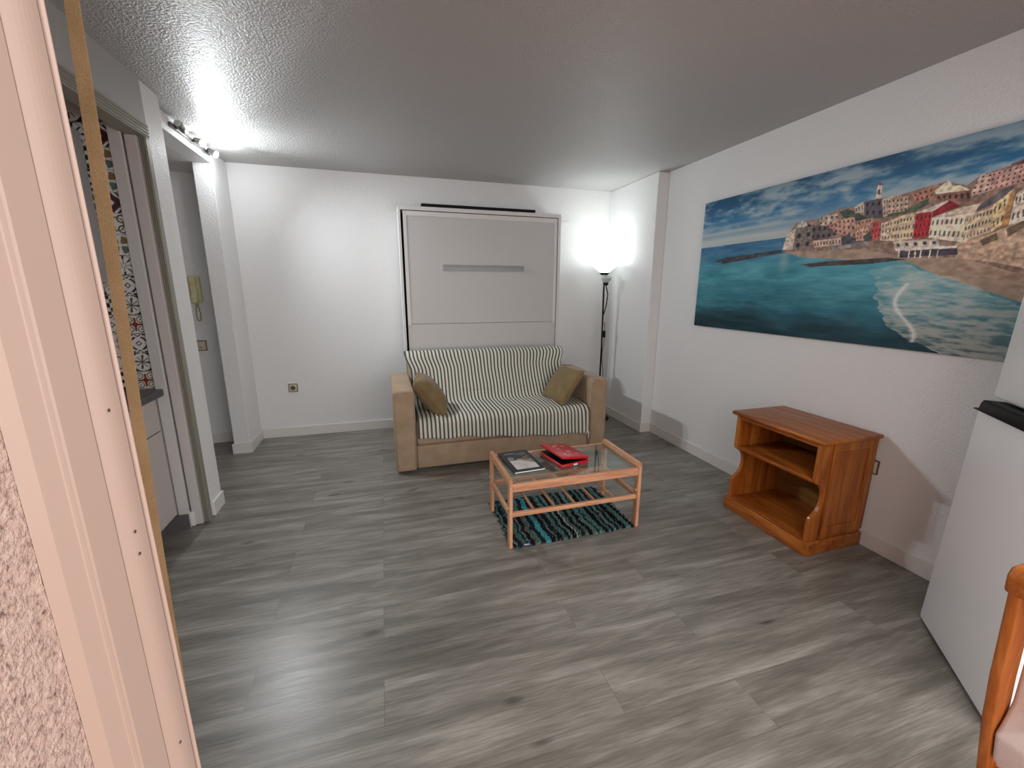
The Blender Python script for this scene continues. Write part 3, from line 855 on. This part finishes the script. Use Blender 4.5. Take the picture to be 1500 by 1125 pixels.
# painted shapes of the print, in canvas units (0..1 along, 0..1 up): outline, colour, windows (rows, columns)
SHAPES=[
([(0.395,0.562),(0.396,0.652),(0.427,0.73),(0.502,0.735),(0.554,0.771),(0.599,0.765),(0.656,0.789),(0.7,0.784),(0.753,0.801),(0.806,0.811),(0.847,0.776),(0.867,0.81),(0.932,0.834),(0.939,0.83),(0.983,0.362),(0.864,0.457),(0.764,0.465),(0.65,0.529),(0.4,0.554)],(128,104,92),None),
([(0.561,0.757),(0.586,0.758),(0.605,0.743),(0.631,0.712),(0.679,0.719),(0.682,0.685),(0.616,0.687),(0.577,0.716)],(62,72,62),None),
([(0.56,0.709),(0.607,0.713),(0.624,0.585),(0.567,0.634)],(165,128,112),(3,4)),
([(0.502,0.732),(0.523,0.748),(0.556,0.744),(0.564,0.671),(0.507,0.693)],(172,150,135),(2,4)),
([(0.528,0.687),(0.561,0.703),(0.567,0.627),(0.531,0.655)],(160,118,105),(2,3)),
([(0.482,0.699),(0.528,0.687),(0.566,0.628),(0.531,0.607),(0.49,0.606)],(90,78,82),(2,5)),
([(0.393,0.573),(0.398,0.667),(0.427,0.694),(0.432,0.733),(0.45,0.738),(0.482,0.699),(0.491,0.593),(0.479,0.562),(0.427,0.557)],(108,98,92),(3,3)),
([(0.389,0.569),(0.398,0.67),(0.427,0.697),(0.428,0.639),(0.426,0.561)],(182,166,150),None),
([(0.428,0.704),(0.435,0.732),(0.448,0.74),(0.46,0.725),(0.467,0.703),(0.442,0.695)],(168,160,152),None),
([(0.495,0.605),(0.579,0.606),(0.582,0.563),(0.499,0.565)],(175,150,136),(1,9)),
([(0.58,0.612),(0.597,0.62),(0.637,0.576),(0.584,0.556)],(70,66,72),None),
([(0.552,0.556),(0.649,0.571),(0.656,0.552),(0.56,0.539)],(120,118,118),None),
([(0.603,0.767),(0.624,0.788),(0.631,0.729),(0.606,0.731)],(178,166,150),(1,3)),
([(0.627,0.787),(0.67,0.788),(0.682,0.69),(0.634,0.705)],(84,76,86),(2,3)),
([(0.654,0.791),(0.654,0.86),(0.666,0.855),(0.668,0.786)],(190,170,152),(1,1)),
([(0.654,0.86),(0.658,0.878),(0.667,0.854)],(88,84,92),None),
([(0.672,0.782),(0.714,0.795),(0.723,0.699),(0.682,0.69)],(178,156,140),(3,6)),
([(0.618,0.686),(0.657,0.695),(0.651,0.637),(0.62,0.633)],(170,128,112),(2,4)),
([(0.619,0.633),(0.651,0.64),(0.654,0.578),(0.623,0.579)],(180,138,122),(2,4)),
([(0.659,0.669),(0.678,0.669),(0.683,0.584),(0.661,0.571),(0.658,0.624)],(165,72,70),(3,3)),
([(0.64,0.599),(0.658,0.624),(0.663,0.571),(0.646,0.571)],(60,70,60),None),
([(0.681,0.657),(0.71,0.666),(0.719,0.559),(0.686,0.566)],(188,170,150),(3,4)),
([(0.71,0.666),(0.727,0.669),(0.737,0.556),(0.719,0.559)],(186,164,142),(3,3)),
([(0.685,0.776),(0.731,0.776),(0.737,0.698),(0.691,0.701)],(168,146,128),(3,5)),
([(0.694,0.663),(0.729,0.683),(0.756,0.686),(0.759,0.562),(0.703,0.562)],(188,166,140),(3,9)),
([(0.751,0.728),(0.777,0.752),(0.78,0.718),(0.752,0.693),(0.71,0.683),(0.692,0.688),(0.691,0.701),(0.732,0.705)],(76,82,64),None),
([(0.738,0.784),(0.782,0.8),(0.787,0.749),(0.753,0.736)],(150,104,88),(2,4)),
([(0.79,0.758),(0.855,0.759),(0.861,0.699),(0.793,0.73)],(120,84,74),(1,6)),
([(0.785,0.777),(0.809,0.816),(0.82,0.786),(0.834,0.783),(0.854,0.754),(0.79,0.761)],(205,186,160),None),
([(0.857,0.737),(0.867,0.815),(0.885,0.811),(0.888,0.735),(0.86,0.726)],(182,152,140),(4,3)),
([(0.885,0.811),(0.936,0.824),(0.943,0.75),(0.905,0.745),(0.888,0.735)],(172,134,126),(4,7)),
([(0.913,0.833),(0.934,0.843),(0.936,0.826),(0.916,0.825)],(88,62,62),None),
([(0.757,0.68),(0.791,0.681),(0.792,0.566),(0.76,0.561)],(158,40,48),(3,4)),
([(0.793,0.654),(0.791,0.681),(0.817,0.724),(0.832,0.707),(0.843,0.688),(0.806,0.664)],(128,30,40),None),
([(0.754,0.685),(0.815,0.724),(0.819,0.718),(0.791,0.682)],(176,166,156),None),
([(0.792,0.653),(0.873,0.649),(0.858,0.616),(0.862,0.524),(0.793,0.558)],(206,190,170),(2,9)),
([(0.797,0.656),(0.847,0.683),(0.886,0.688),(0.872,0.65)],(186,168,150),None),
([(0.858,0.64),(0.901,0.665),(0.905,0.557),(0.86,0.525)],(182,162,138),(3,8)),
([(0.877,0.683),(0.911,0.735),(0.927,0.743),(0.927,0.724),(0.898,0.676),(0.871,0.653)],(90,84,88),None),
([(0.9,0.673),(0.927,0.729),(0.929,0.596),(0.907,0.557)],(190,166,128),(2,4)),
([(0.923,0.714),(0.929,0.73),(0.931,0.576),(0.921,0.572)],(160,120,78),None),
([(0.933,0.707),(0.945,0.726),(0.958,0.593),(0.933,0.58)],(196,180,164),(2,3)),
([(0.849,0.521),(0.907,0.551),(0.931,0.576),(0.958,0.593),(0.976,0.394),(0.929,0.424),(0.855,0.454)],(170,144,124),None),
([(0.892,0.524),(0.917,0.554),(0.922,0.523),(0.898,0.502)],(104,88,66),None),
([(0.931,0.566),(0.955,0.594),(0.96,0.568),(0.936,0.53)],(100,86,70),None),
([(0.718,0.556),(0.814,0.55),(0.819,0.513),(0.724,0.518)],(178,164,152),(1,5)),
([(0.736,0.513),(0.854,0.507),(0.858,0.468),(0.797,0.471),(0.74,0.47)],(58,52,58),None),
([(0.724,0.52),(0.852,0.511),(0.854,0.5),(0.728,0.505)],(200,188,176),None),
([(0.733,0.511),(0.737,0.51),(0.738,0.47),(0.735,0.471)],(190,178,168),None),
([(0.757,0.507),(0.76,0.506),(0.761,0.467),(0.758,0.467)],(190,178,168),None),
([(0.77,0.504),(0.773,0.504),(0.774,0.465),(0.771,0.466)],(190,178,168),None),
([(0.782,0.502),(0.785,0.502),(0.786,0.464),(0.783,0.464)],(190,178,168),None),
([(0.801,0.499),(0.804,0.499),(0.805,0.461),(0.802,0.462)],(190,178,168),None),
([(0.817,0.497),(0.819,0.496),(0.821,0.459),(0.818,0.459)],(190,178,168),None),
]
BEACH = [(0.391, 0.554), (0.587, 0.543), (0.648, 0.547), (0.762, 0.482), (0.864, 0.457), (0.982, 0.372), (0.994, 0.245), (0.949, 0.282), (0.887, 0.331), (0.828, 0.376), (0.755, 0.451), (0.631, 0.47), (0.46, 0.512)]
BREAK1 = [(0.083, 0.531), (0.153, 0.554), (0.381, 0.57), (0.393, 0.55), (0.133, 0.504)]
BREAK2 = [(0.464, 0.466), (0.552, 0.475), (0.711, 0.475), (0.757, 0.46), (0.669, 0.447), (0.497, 0.446)]
FOAM = [(0.671, 0.416), (0.746, 0.439), (0.829, 0.371), (0.888, 0.326), (0.95, 0.277), (0.995, 0.236), (1.018, -0.01), (0.876, -0.004), (0.8, 0.057), (0.728, 0.153), (0.699, 0.298)]
# ------------------------------------------------------------------ chair at the right edge
ch = thing('chair', 'orange-stained wooden chair with white padded back in front of the fridge', 'chair', (-1.08, -4.28, 0), R(-90))
def csub(bm, name, m, parent=None, smooth=False):   # world coordinates -> the chair's own frame
    bmesh.ops.transform(bm, matrix=Matrix.Rotation(R(90), 4, 'Z') @ Matrix.Translation((1.08, 4.28, 0)), verts=bm.verts[:])
    return obj(name, bm, m, parent or ch, smooth)
def upright(y0, y1):
    rear = [(-1.270, 0.0), (-1.240, .36), (-1.288, .543), (-1.308, .66), (-1.332, .882), (-1.338, .905), (-1.330, .918)]
    front = [(-1.296, .918), (-1.284, .905), (-1.276, .892), (-1.254, .66), (-1.236, .543), (-1.190, .36), (-1.235, 0.0)]
    return prism(BM(), rear+front, y0, y1, 'Y', 0.004, 2)
for y0, y1 in ((-4.084, -4.064), (-4.500, -4.480)):
    csub(upright(y0, y1), 'rear_leg', 'chair_wood_Z', None, True)
    csub(box(BM(), -0.880, -0.842, y0-.004, y1+.004, 0.0, 0.40, 0.004, 2), 'front_leg', 'chair_wood_Z', None, True)
    csub(box(BM(), -1.200, -0.880, y0+.003, y1-.003, 0.345, 0.395, 0.003, 2), 'side_rail', 'chair_wood_X', None, True)
b = BM()
prism(b, [(-1.342, .868), (-1.347, .908), (-1.336, .926), (-1.290, .926), (-1.276, .908), (-1.280, .868)], -4.503, -4.061, 'Y', 0.008, 3)
csub(b, 'top_rail', 'chair_wood_Y', None, True)
for x in (-1.205, -0.878): csub(box(BM(), x, x+.022, -4.480, -4.084, 0.345, 0.395, 0.003, 2), 'seat_rail', 'chair_wood_Y', None, True)
csub(box(BM(), -1.225, -0.840, -4.506, -4.058, 0.400, 0.440, 0.016, 4), 'seat', 'chair_pad', None, True)
b = BM()
prism(b, [(-1.225, .442), (-1.262, .442), (-1.284, .525), (-1.270, .555), (-1.256, .60), (-1.262, .70), (-1.284, .875), (-1.240, .875), (-1.205, .70), (-1.190, .55)], -4.478, -4.086, 'Y', 0.010, 3)
csub(b, 'back_pad', 'chair_pad', None, True)

# ------------------------------------------------------------------ floor lamp in the far right corner
LX, LY = -0.190, -0.300
t = thing('floor_lamp', 'black floor lamp with glass bowl shade glowing in the back right corner', 'lamp', (LX, LY, 0))
b = BM(); lathe(b, [(0, 0.0), (0.125, 0.0), (0.126, 0.012), (0.118, 0.022), (0.03, 0.030), (0.018, 0.05), (0, 0.05)], (LX, LY, 0), 40); sub(t, b, 'base', 'black_metal', True)
b = BM(); tube(b, [(LX, LY, 0.03), (LX+0.006, LY, 0.8), (LX-0.004, LY, 1.600)], 0.0095, 12); sub(t, b, 'pole', 'black_metal', True)
b = BM(); lathe(b, [(0, 1.588), (0.022, 1.588), (0.050, 1.612), (0.052, 1.620), (0, 1.620)], (LX-0.004, LY, 0), 32); sub(t, b, 'shade_holder', 'black_metal', True)
b = BM(); prof_s = [(0.040, 1.621), (0.060, 1.632), (0.105, 1.672), (0.158, 1.716), (0.155, 1.719), (0.100, 1.678), (0.056, 1.640), (0.036, 1.628)]
lathe(b, prof_s, (LX-0.004, LY, 0), 48); sub(t, b, 'lamp_shade', 'shade_glass', True)
b = BM(); lathe(b, [(0, 1.63), (0.028, 1.64), (0.034, 1.665), (0.026, 1.69), (0, 1.70)], (LX-0.004, LY, 0), 24); sub(t, b, 'bulb', 'bulb_glow', True)
# reading spot: short arm and small glass shade
b = BM(); tube(b, [(LX+0.004, LY-0.012, 1.18), (LX+0.022, LY-0.03, 1.28), (LX+0.024, LY-0.045, 1.40), (LX-0.012, LY-0.055, 1.498)], 0.006, 10); sub(t, b, 'reading_arm', 'black_metal', True)
b = BM(); lathe(b, [(0, -0.010), (0.024, -0.008), (0.030, 0.012), (0.020, 0.03), (0, 0.034)], mtx=Matrix.Translation((LX-0.014, LY-0.058, 1.497)), n=24); sub(t, b, 'reading_cap', 'black_metal', True)
b = BM(); lathe(b, [(0.016, 0.0), (0.046, 0.022), (0.054, 0.055), (0.050, 0.072), (0.046, 0.072), (0.049, 0.055), (0.042, 0.026), (0.014, 0.006)], mtx=Matrix.Translation((LX-0.016, LY-0.060, 1.517)) @ Matrix.Rotation(R(12), 4, 'X'), n=28); sub(t, b, 'reading_shade', 'small_shade_glass', True)
b = BM()
pts = [(LX+0.020, LY-0.012, 1.10)]
for i in range(18): pts.append((LX+0.018+0.012*math.sin(i*0.9), LY-0.014-0.006*math.cos(i*1.3), 1.05-i*0.058))
tube(b, pts, 0.0032, 6); cord = sub(t, b, 'cord', 'black_plastic', True)
b = BM(); box(b, LX+0.006, LX+0.034, LY-0.028, LY-0.006, 0.93, 1.005, 0.008, 3); sub(t, b, 'switch', 'black_plastic', True)
gp = bpy.data.lights.new('floor_lamp_glow', 'POINT'); gp.energy = 1.6; gp.color = (0.93, 1.0, 1.0); gp.shadow_soft_size = 0.06
gpo = bpy.data.objects.new('floor_lamp_glow', gp); C.objects.link(gpo); gpo.parent = t; gpo.location = (-0.004, 0, 1.765)
pt = bpy.data.lights.new('floor_lamp_light', 'SPOT'); pt.spot_size = R(130); pt.spot_blend = 1.0; pt.energy = LAMP_W; pt.color = (0.93, 1.0, 1.0); pt.shadow_soft_size = 0.05
po = bpy.data.objects.new('floor_lamp_light', pt); C.objects.link(po); po.location = (LX-0.004, LY, 1.765)
po.parent = t; po.location = (-0.004, 0, 1.735); po.rotation_euler = (R(180), 0, 0)

# ------------------------------------------------------------------ spot bar on the lintel
t = thing('spot_bar', 'wall spotlight bar with two lit bulbs high on the left wall', 'spotlight', (-3.695, -0.72, 2.448))
sub(t, box(BM(), -3.699, -3.682, -1.06, -0.42, 2.434, 2.462, 0.004, 2), 'mounting_bar', 'fixture_steel', True)
SP = [(-0.98, (-0.2, -0.75, 0.5), False), (-0.74, (0.80, -0.25, -0.35), True), (-0.50, (0.80, -0.05, -0.45), True)]
for y, dr, lit in SP:
    piv = Vector((-3.655, y, 2.448)); dr = Vector(dr).normalized()
    b = BM(); tube(b, [(-3.683, y, 2.448), tuple(piv)], 0.006, 8); stem = sub(t, b, 'stem', 'fixture_steel', True)
    rot = dr.to_track_quat('Z', 'Y').to_matrix().to_4x4()
    mt = Matrix.Translation(piv) @ rot
    b = BM(); lathe(b, [(0, -0.020), (0.016, -0.020), (0.020, 0.0), (0.024, 0.030), (0.026, 0.034), (0.022, 0.034), (0.018, 0.006), (0, 0.0)], mtx=mt, n=24)
    hd = sub(t, b, 'spot_head', 'fixture_steel', True)
    b = BM(); lathe(b, [(0, 0.040), (0.020, 0.036), (0.024, 0.026), (0.016, 0.006), (0, 0.004)], mtx=mt @ Matrix.Translation((0, 0, 0.012)), n=20)
    bmesh.ops.translate(b, vec=-Vector(t.location), verts=b.verts[:])
    obj('bulb', b, 'bulb_glow' if lit else 'small_shade_glass', hd, True)
    if lit:
        l = bpy.data.lights.new('spot_bulb_light', 'SPOT'); l.spot_size = R(142); l.spot_blend = 1.0; l.energy = SPOT_W; l.color = (0.92, 0.97, 1.0); l.shadow_soft_size = 0.03
        lo_ = bpy.data.objects.new('spot_bulb_light', l); C.objects.link(lo_); lo_.parent = t
        lo_.location = (piv+dr*0.095)-Vector(t.location)
        g = bpy.data.lights.new('spot_bulb_glow', 'POINT'); g.energy = GLOW_W; g.color = (0.92, 0.97, 1.0); g.shadow_soft_size = 0.025
        go_ = bpy.data.objects.new('spot_bulb_glow', g); C.objects.link(go_); go_.parent = t; go_.location = lo_.location
        lo_.rotation_euler = Vector((0.82, -0.36, -0.58)).to_track_quat('-Z', 'Y').to_euler()

# ------------------------------------------------------------------ canvas print
Y0c, LENc, Z0c, ZHc = -1.407, 1.99, 1.148, 0.985
W_, H_ = 720, 360
S_, T_ = np.meshgrid(np.linspace(0, 1, W_), np.linspace(0, 1, H_))
def lerp3(a, b_, f): return np.array(a, float)*(1-f)[..., None]+np.array(b_, float)*f[..., None]
hz = 0.645
sky = lerp3((150, 158, 160), (38, 92, 132), sstep(hz, .86, T_)); sky = sky*(1-sstep(.8, 1.0, T_)[..., None]*.28)
cl = fbm(S_*9+T_*3, T_*16-S_*2.0, 5, 31); big = fbm(S_*3, T_*4, 3, 12)
cm = sstep(.40, .64, cl*.5+fbm(S_*26+T_*6, T_*34-S_*5, 4, 35)*.22+big*.30+.07*sstep(.3, .9, S_))*sstep(.70, .80, T_)*(1-.25*sstep(.93, 1, T_))
sky = sky*(1-cm[..., None]*.8)+np.array((158, 166, 168.))*cm[..., None]*.8
for (tb, wd, am) in ((.685, .018, .75), (.745, .012, .6), (.79, .010, .35)):
    bnd = np.exp(-((T_-tb-.02*(S_-.1)-(fbm(S_*5, T_*3, 2, 5)-.5)*.02)/wd)**2)*am*(1-sstep(.32, .5, S_)); sky = sky*(1-bnd[..., None])+np.array((166, 170, 164.))*bnd[..., None]
sea = lerp3((34, 88, 104), (56, 128, 144), sstep(.02, .42, T_)); far = sstep(.45, .62, T_)
sea = sea*(1-far[..., None])+np.array((46, 98, 134.))*far[..., None]
sea += ((fbm(S_*14, T_*38, 4, 41)-.5)*46)[..., None]+((fbm(S_*5, T_*6, 3, 43)-.5)*44)[..., None]
dk_ = sstep(.22, .02, T_+.16*(fbm(S_*7, T_*5, 3, 3)-.5)); sea = sea*(1-.42*dk_[..., None])
img = np.where((T_ > hz+.01*S_)[..., None], sky, sea)
sea_mask = T_ < hz+.01*S_
def P_(poly, c, nz=0.0, seed=1):
    mk = inpoly(S_, T_, poly)
    cc = np.ones((mk.sum(), 3))*np.array(c, float)
    if nz: cc += ((fbm(S_*60, T_*50, 3, seed)[mk]-.5)*nz)[:, None]
    img[mk] = cc; return mk
townmask = np.zeros(S_.shape, bool)
P_(BREAK1, (54, 58, 64), 60)
P_(BEACH, (146, 122, 104), 40, 3)
hl = (fbm(S_*20, T_*30, 3, 77)-.5)
fm = inpoly(S_+hl*.03, T_+hl*.03, FOAM) | ((S_ > .97) & (T_ < .22))
fw_ = (.30+.70*sstep(.38, .66, fbm(S_*34+T_*14, T_*70, 5, 51)*.6+fbm(S_*9, T_*12, 3, 52)*.4))*.72*fm
img = img*(1-fw_[..., None])+np.array((178, 172, 162.))*fw_[..., None]
sand = sstep(.15, -.10, (T_-.30)+1.15*(S_-.97)) ; sd = (1-sand)*sstep(.80, .95, S_)*(T_ < .36)*fm*.75
img = img*(1-sd[..., None])+(np.array((150, 130, 116.))+((fbm(S_*40, T_*50, 3, 9)-.5)*60)[..., None])*sd[..., None]
ln = np.exp(-((S_-.76-.10*(.33-T_)-.02*np.sin(T_*20))/.006)**2)*(T_ < .34)*(T_ > .04)*.7
img = img*(1-ln[..., None])+np.array((205, 200, 194.))*ln[..., None]
P_(BREAK2, (64, 58, 54), 60)
P_([(.92, .83), (1.02, .87), (1.02, .30), (.86, .40)], (150, 122, 104), 60, 6)
for poly, c, win in SHAPES:
    townmask |= P_(poly, c, 46 if win is None else 26, len(poly)+int(c[0]))
    if win:
        q4 = poly[:4] if len(poly) >= 4 else poly
        xs = [a for a, _ in poly]; nr, nc = win
        a0, a1, a2, a3 = [np.array(k) for k in (poly[0], poly[1], poly[2], poly[-1])]
        if len(poly) > 4: a0, a1, a2, a3 = [np.array(k) for k in ((min(xs), max(p[1] for p in poly if p[0] < sum(xs)/len(xs))), (max(xs), max(p[1] for p in poly if p[0] >= sum(xs)/len(xs))), (max(xs), min(p[1] for p in poly if p[0] >= sum(xs)/len(xs))), (min(xs), min(p[1] for p in poly if p[0] < sum(xs)/len(xs))))]
        base_mask = inpoly(S_, T_, poly)
        for r_ in range(nr):
            for k_ in range(nc):
                f0, f1 = (k_+.32)/nc, (k_+.70)/nc; g0, g1 = (r_+.28)/nr, (r_+.72)/nr
                def bl(f, g): return (a0*(1-f)+a1*f)*(1-g)+(a3*(1-f)+a2*f)*g
                mk = inpoly(S_, T_, [tuple(bl(f0, g0)), tuple(bl(f1, g0)), tuple(bl(f1, g1)), tuple(bl(f0, g1))]) & base_mask
                img[mk] = img[mk]*.38
rf = np.exp(-((S_-.40)/.018)**2)*sstep(.36, .50, T_)*(T_ < .545)*.45
img = img*(1-rf[..., None])+np.array((150, 160, 160.))*rf[..., None]
img *= (1+townmask[..., None]*((fbm(S_*150, T_*80, 2, 61)-.5)*.55)[..., None])
gm = (sea_mask & ~townmask)[..., None]*.16
img = img*(1-gm)+img.mean(-1, keepdims=True)*gm
img = np.clip(img, 0, 255)
cv = thing('canvas_print', 'wide unframed print of a seaside town on the right wall', 'picture', (XR-0.001, Y0c-LENc/2, Z0c+ZHc/2))
fx = XR-0.022
Pc = np.stack([np.full(S_.shape, fx), Y0c-S_*LENc, Z0c+T_*ZHc], -1)-np.array(cv.location)
color_grid('printed_face', Pc, np.clip(img*PRINT_GAIN, 0, 255), 'print_canvas', cv)
b = BM(); box(b, fx+0.0006, XR-0.001, Y0c-LENc+0.0005, Y0c-0.0005, Z0c+0.0005, Z0c+ZHc-0.0005)
sub(cv, b, 'stretcher', 'canvas_edge')

# ------------------------------------------------------------------ sockets, switch, intercom
def socket(name, label, cat, loc, rz, size=0.082, switch=False, group=None):
    s = thing(name, label, cat, loc, rz, group)   # local: +y out of the wall? front faces -y
    h = size/2
    obj('outer_frame', box(BM(), -h, h, -0.007, 0.0, -h, h, 0.003, 2), 'socket_brown', s, True)
    obj('plate', box(BM(), -h+0.007, h-0.007, -0.0095, -0.006, -h+0.007, h-0.007, 0.002, 2), 'socket_ivory', s, True)
    if switch:
        obj('rocker', box(BM(), -0.020, 0.020, -0.013, -0.009, -0.022, 0.022, 0.002, 2), 'socket_ivory', s, True)
        obj('indicator', box(BM(), -0.010, 0.010, -0.0142, -0.0128, -0.016, -0.010, 0.0005), 'socket_brown', s)
    else:
        b = BM(); lathe(b, [(0.021, 0.0), (0.022, 0.003), (0.019, 0.003), (0.018, 0.0005), (0.0, 0.0005)], mtx=Matrix.Translation((0, -0.0095, 0)) @ Matrix.Rotation(R(90), 4, 'X'), n=24)
        obj('socket_ring', b, 'socket_brown', s, True)
    return s
socket('wall_socket', 'square wall socket with brown rim on the back wall left of the sofa', 'socket', (-3.378, 0.0, 0.494), 0.0)
socket('wall_socket', 'wall socket half hidden behind the pine bookcase on the right wall', 'socket', (XR, -2.928, 0.478), R(-90))
socket('light_switch', 'square light switch with brown rim below the hallway intercom', 'switch', (-4.095, 0.0, 0.935), 0.0, 0.095, True)
t = thing('intercom_handset', 'cream intercom handset hanging on the hallway wall', 'intercom', (-4.062, -0.002, 1.43))
sub(t, box(BM(), -4.112, -4.020, -0.034, -0.002, 1.325, 1.545, 0.010, 3), 'wall_base', 'cream_plastic', True)
b = BM(); prism(b, [(-0.036, 1.535), (-0.060, 1.548), (-0.074, 1.535), (-0.074, 1.50), (-0.058, 1.47), (-0.056, 1.40), (-0.074, 1.365), (-0.076, 1.325), (-0.060, 1.312), (-0.036, 1.325)], -4.090, -4.044, 'X', 0.006, 2)
sub(t, b, 'receiver', 'cream_plastic', True)
b = BM()
lp = [(-4.064, -0.040, 1.325)]
for i in range(1, 40):
    f = i/39; an = f*PI*2
    lp.append((-4.064-0.016*math.sin(an*.5)*math.cos(an*.5)*2+0.003*math.cos(i*2.2), -0.030+0.003*math.sin(i*2.2), 1.325-0.165*math.sin(f*PI)))
tube(b, lp, 0.0042, 6); sub(t, b, 'coiled_cord', 'cord_tan', True)
jb = obj('junction_cover', box(BM(), -0.625, -0.495, -0.006, -0.0005, 2.025, 2.165, 0.003), 'wall_paint', loc=(-0.56, 0, 2.095))
tag(jb, 'flush white square cover plate painted like the back wall beside the wall bed', 'cover plate')

# ------------------------------------------------------------------ shutter strap beside the door frame
t = thing('shutter_strap', 'tan woven roller shutter strap hanging beside the left door frame', 'strap', (-2.745, -3.92, 0.9))
b = BM(); N = 60; prev = None
for i in range(N+1):
    f = i/N; z = 0.60+f*1.72
    x = -2.7735+(z-0.60)*0.0342; tw = R(20)+R(26)*math.sin(z*2.3+0.4)*(1 if z > 1.1 else .6)
    w_ = 0.0057+0.0006*math.sin(z*9)
    dx, dy = math.cos(tw)*w_, math.sin(tw)*w_; nx_, ny_ = -math.sin(tw)*0.0006, math.cos(tw)*0.0006
    ring = [b.verts.new((x-dx-nx_, -3.92-dy-ny_, z)), b.verts.new((x+dx-nx_, -3.92+dy-ny_, z)), b.verts.new((x+dx+nx_, -3.92+dy+ny_, z)), b.verts.new((x-dx+nx_, -3.92-dy+ny_, z))]
    if prev:
        for k in range(4): b.faces.new((prev[k], prev[(k+1) % 4], ring[(k+1) % 4], ring[k]))
    else: b.faces.new(ring[::-1])
    prev = ring
b.faces.new(prev)
sub(t, b, 'webbing', 'strap_fabric')
sub(t, box(BM(), -2.800, -2.735, -3.978, -3.905, 0.40, 0.62, 0.006, 2), 'winder_box', 'white_trim', True)
sub(t, box(BM(), -2.775, -2.690, -3.978, -3.900, 2.30, 2.34, 0.004, 2), 'strap_guide', 'white_trim', True)
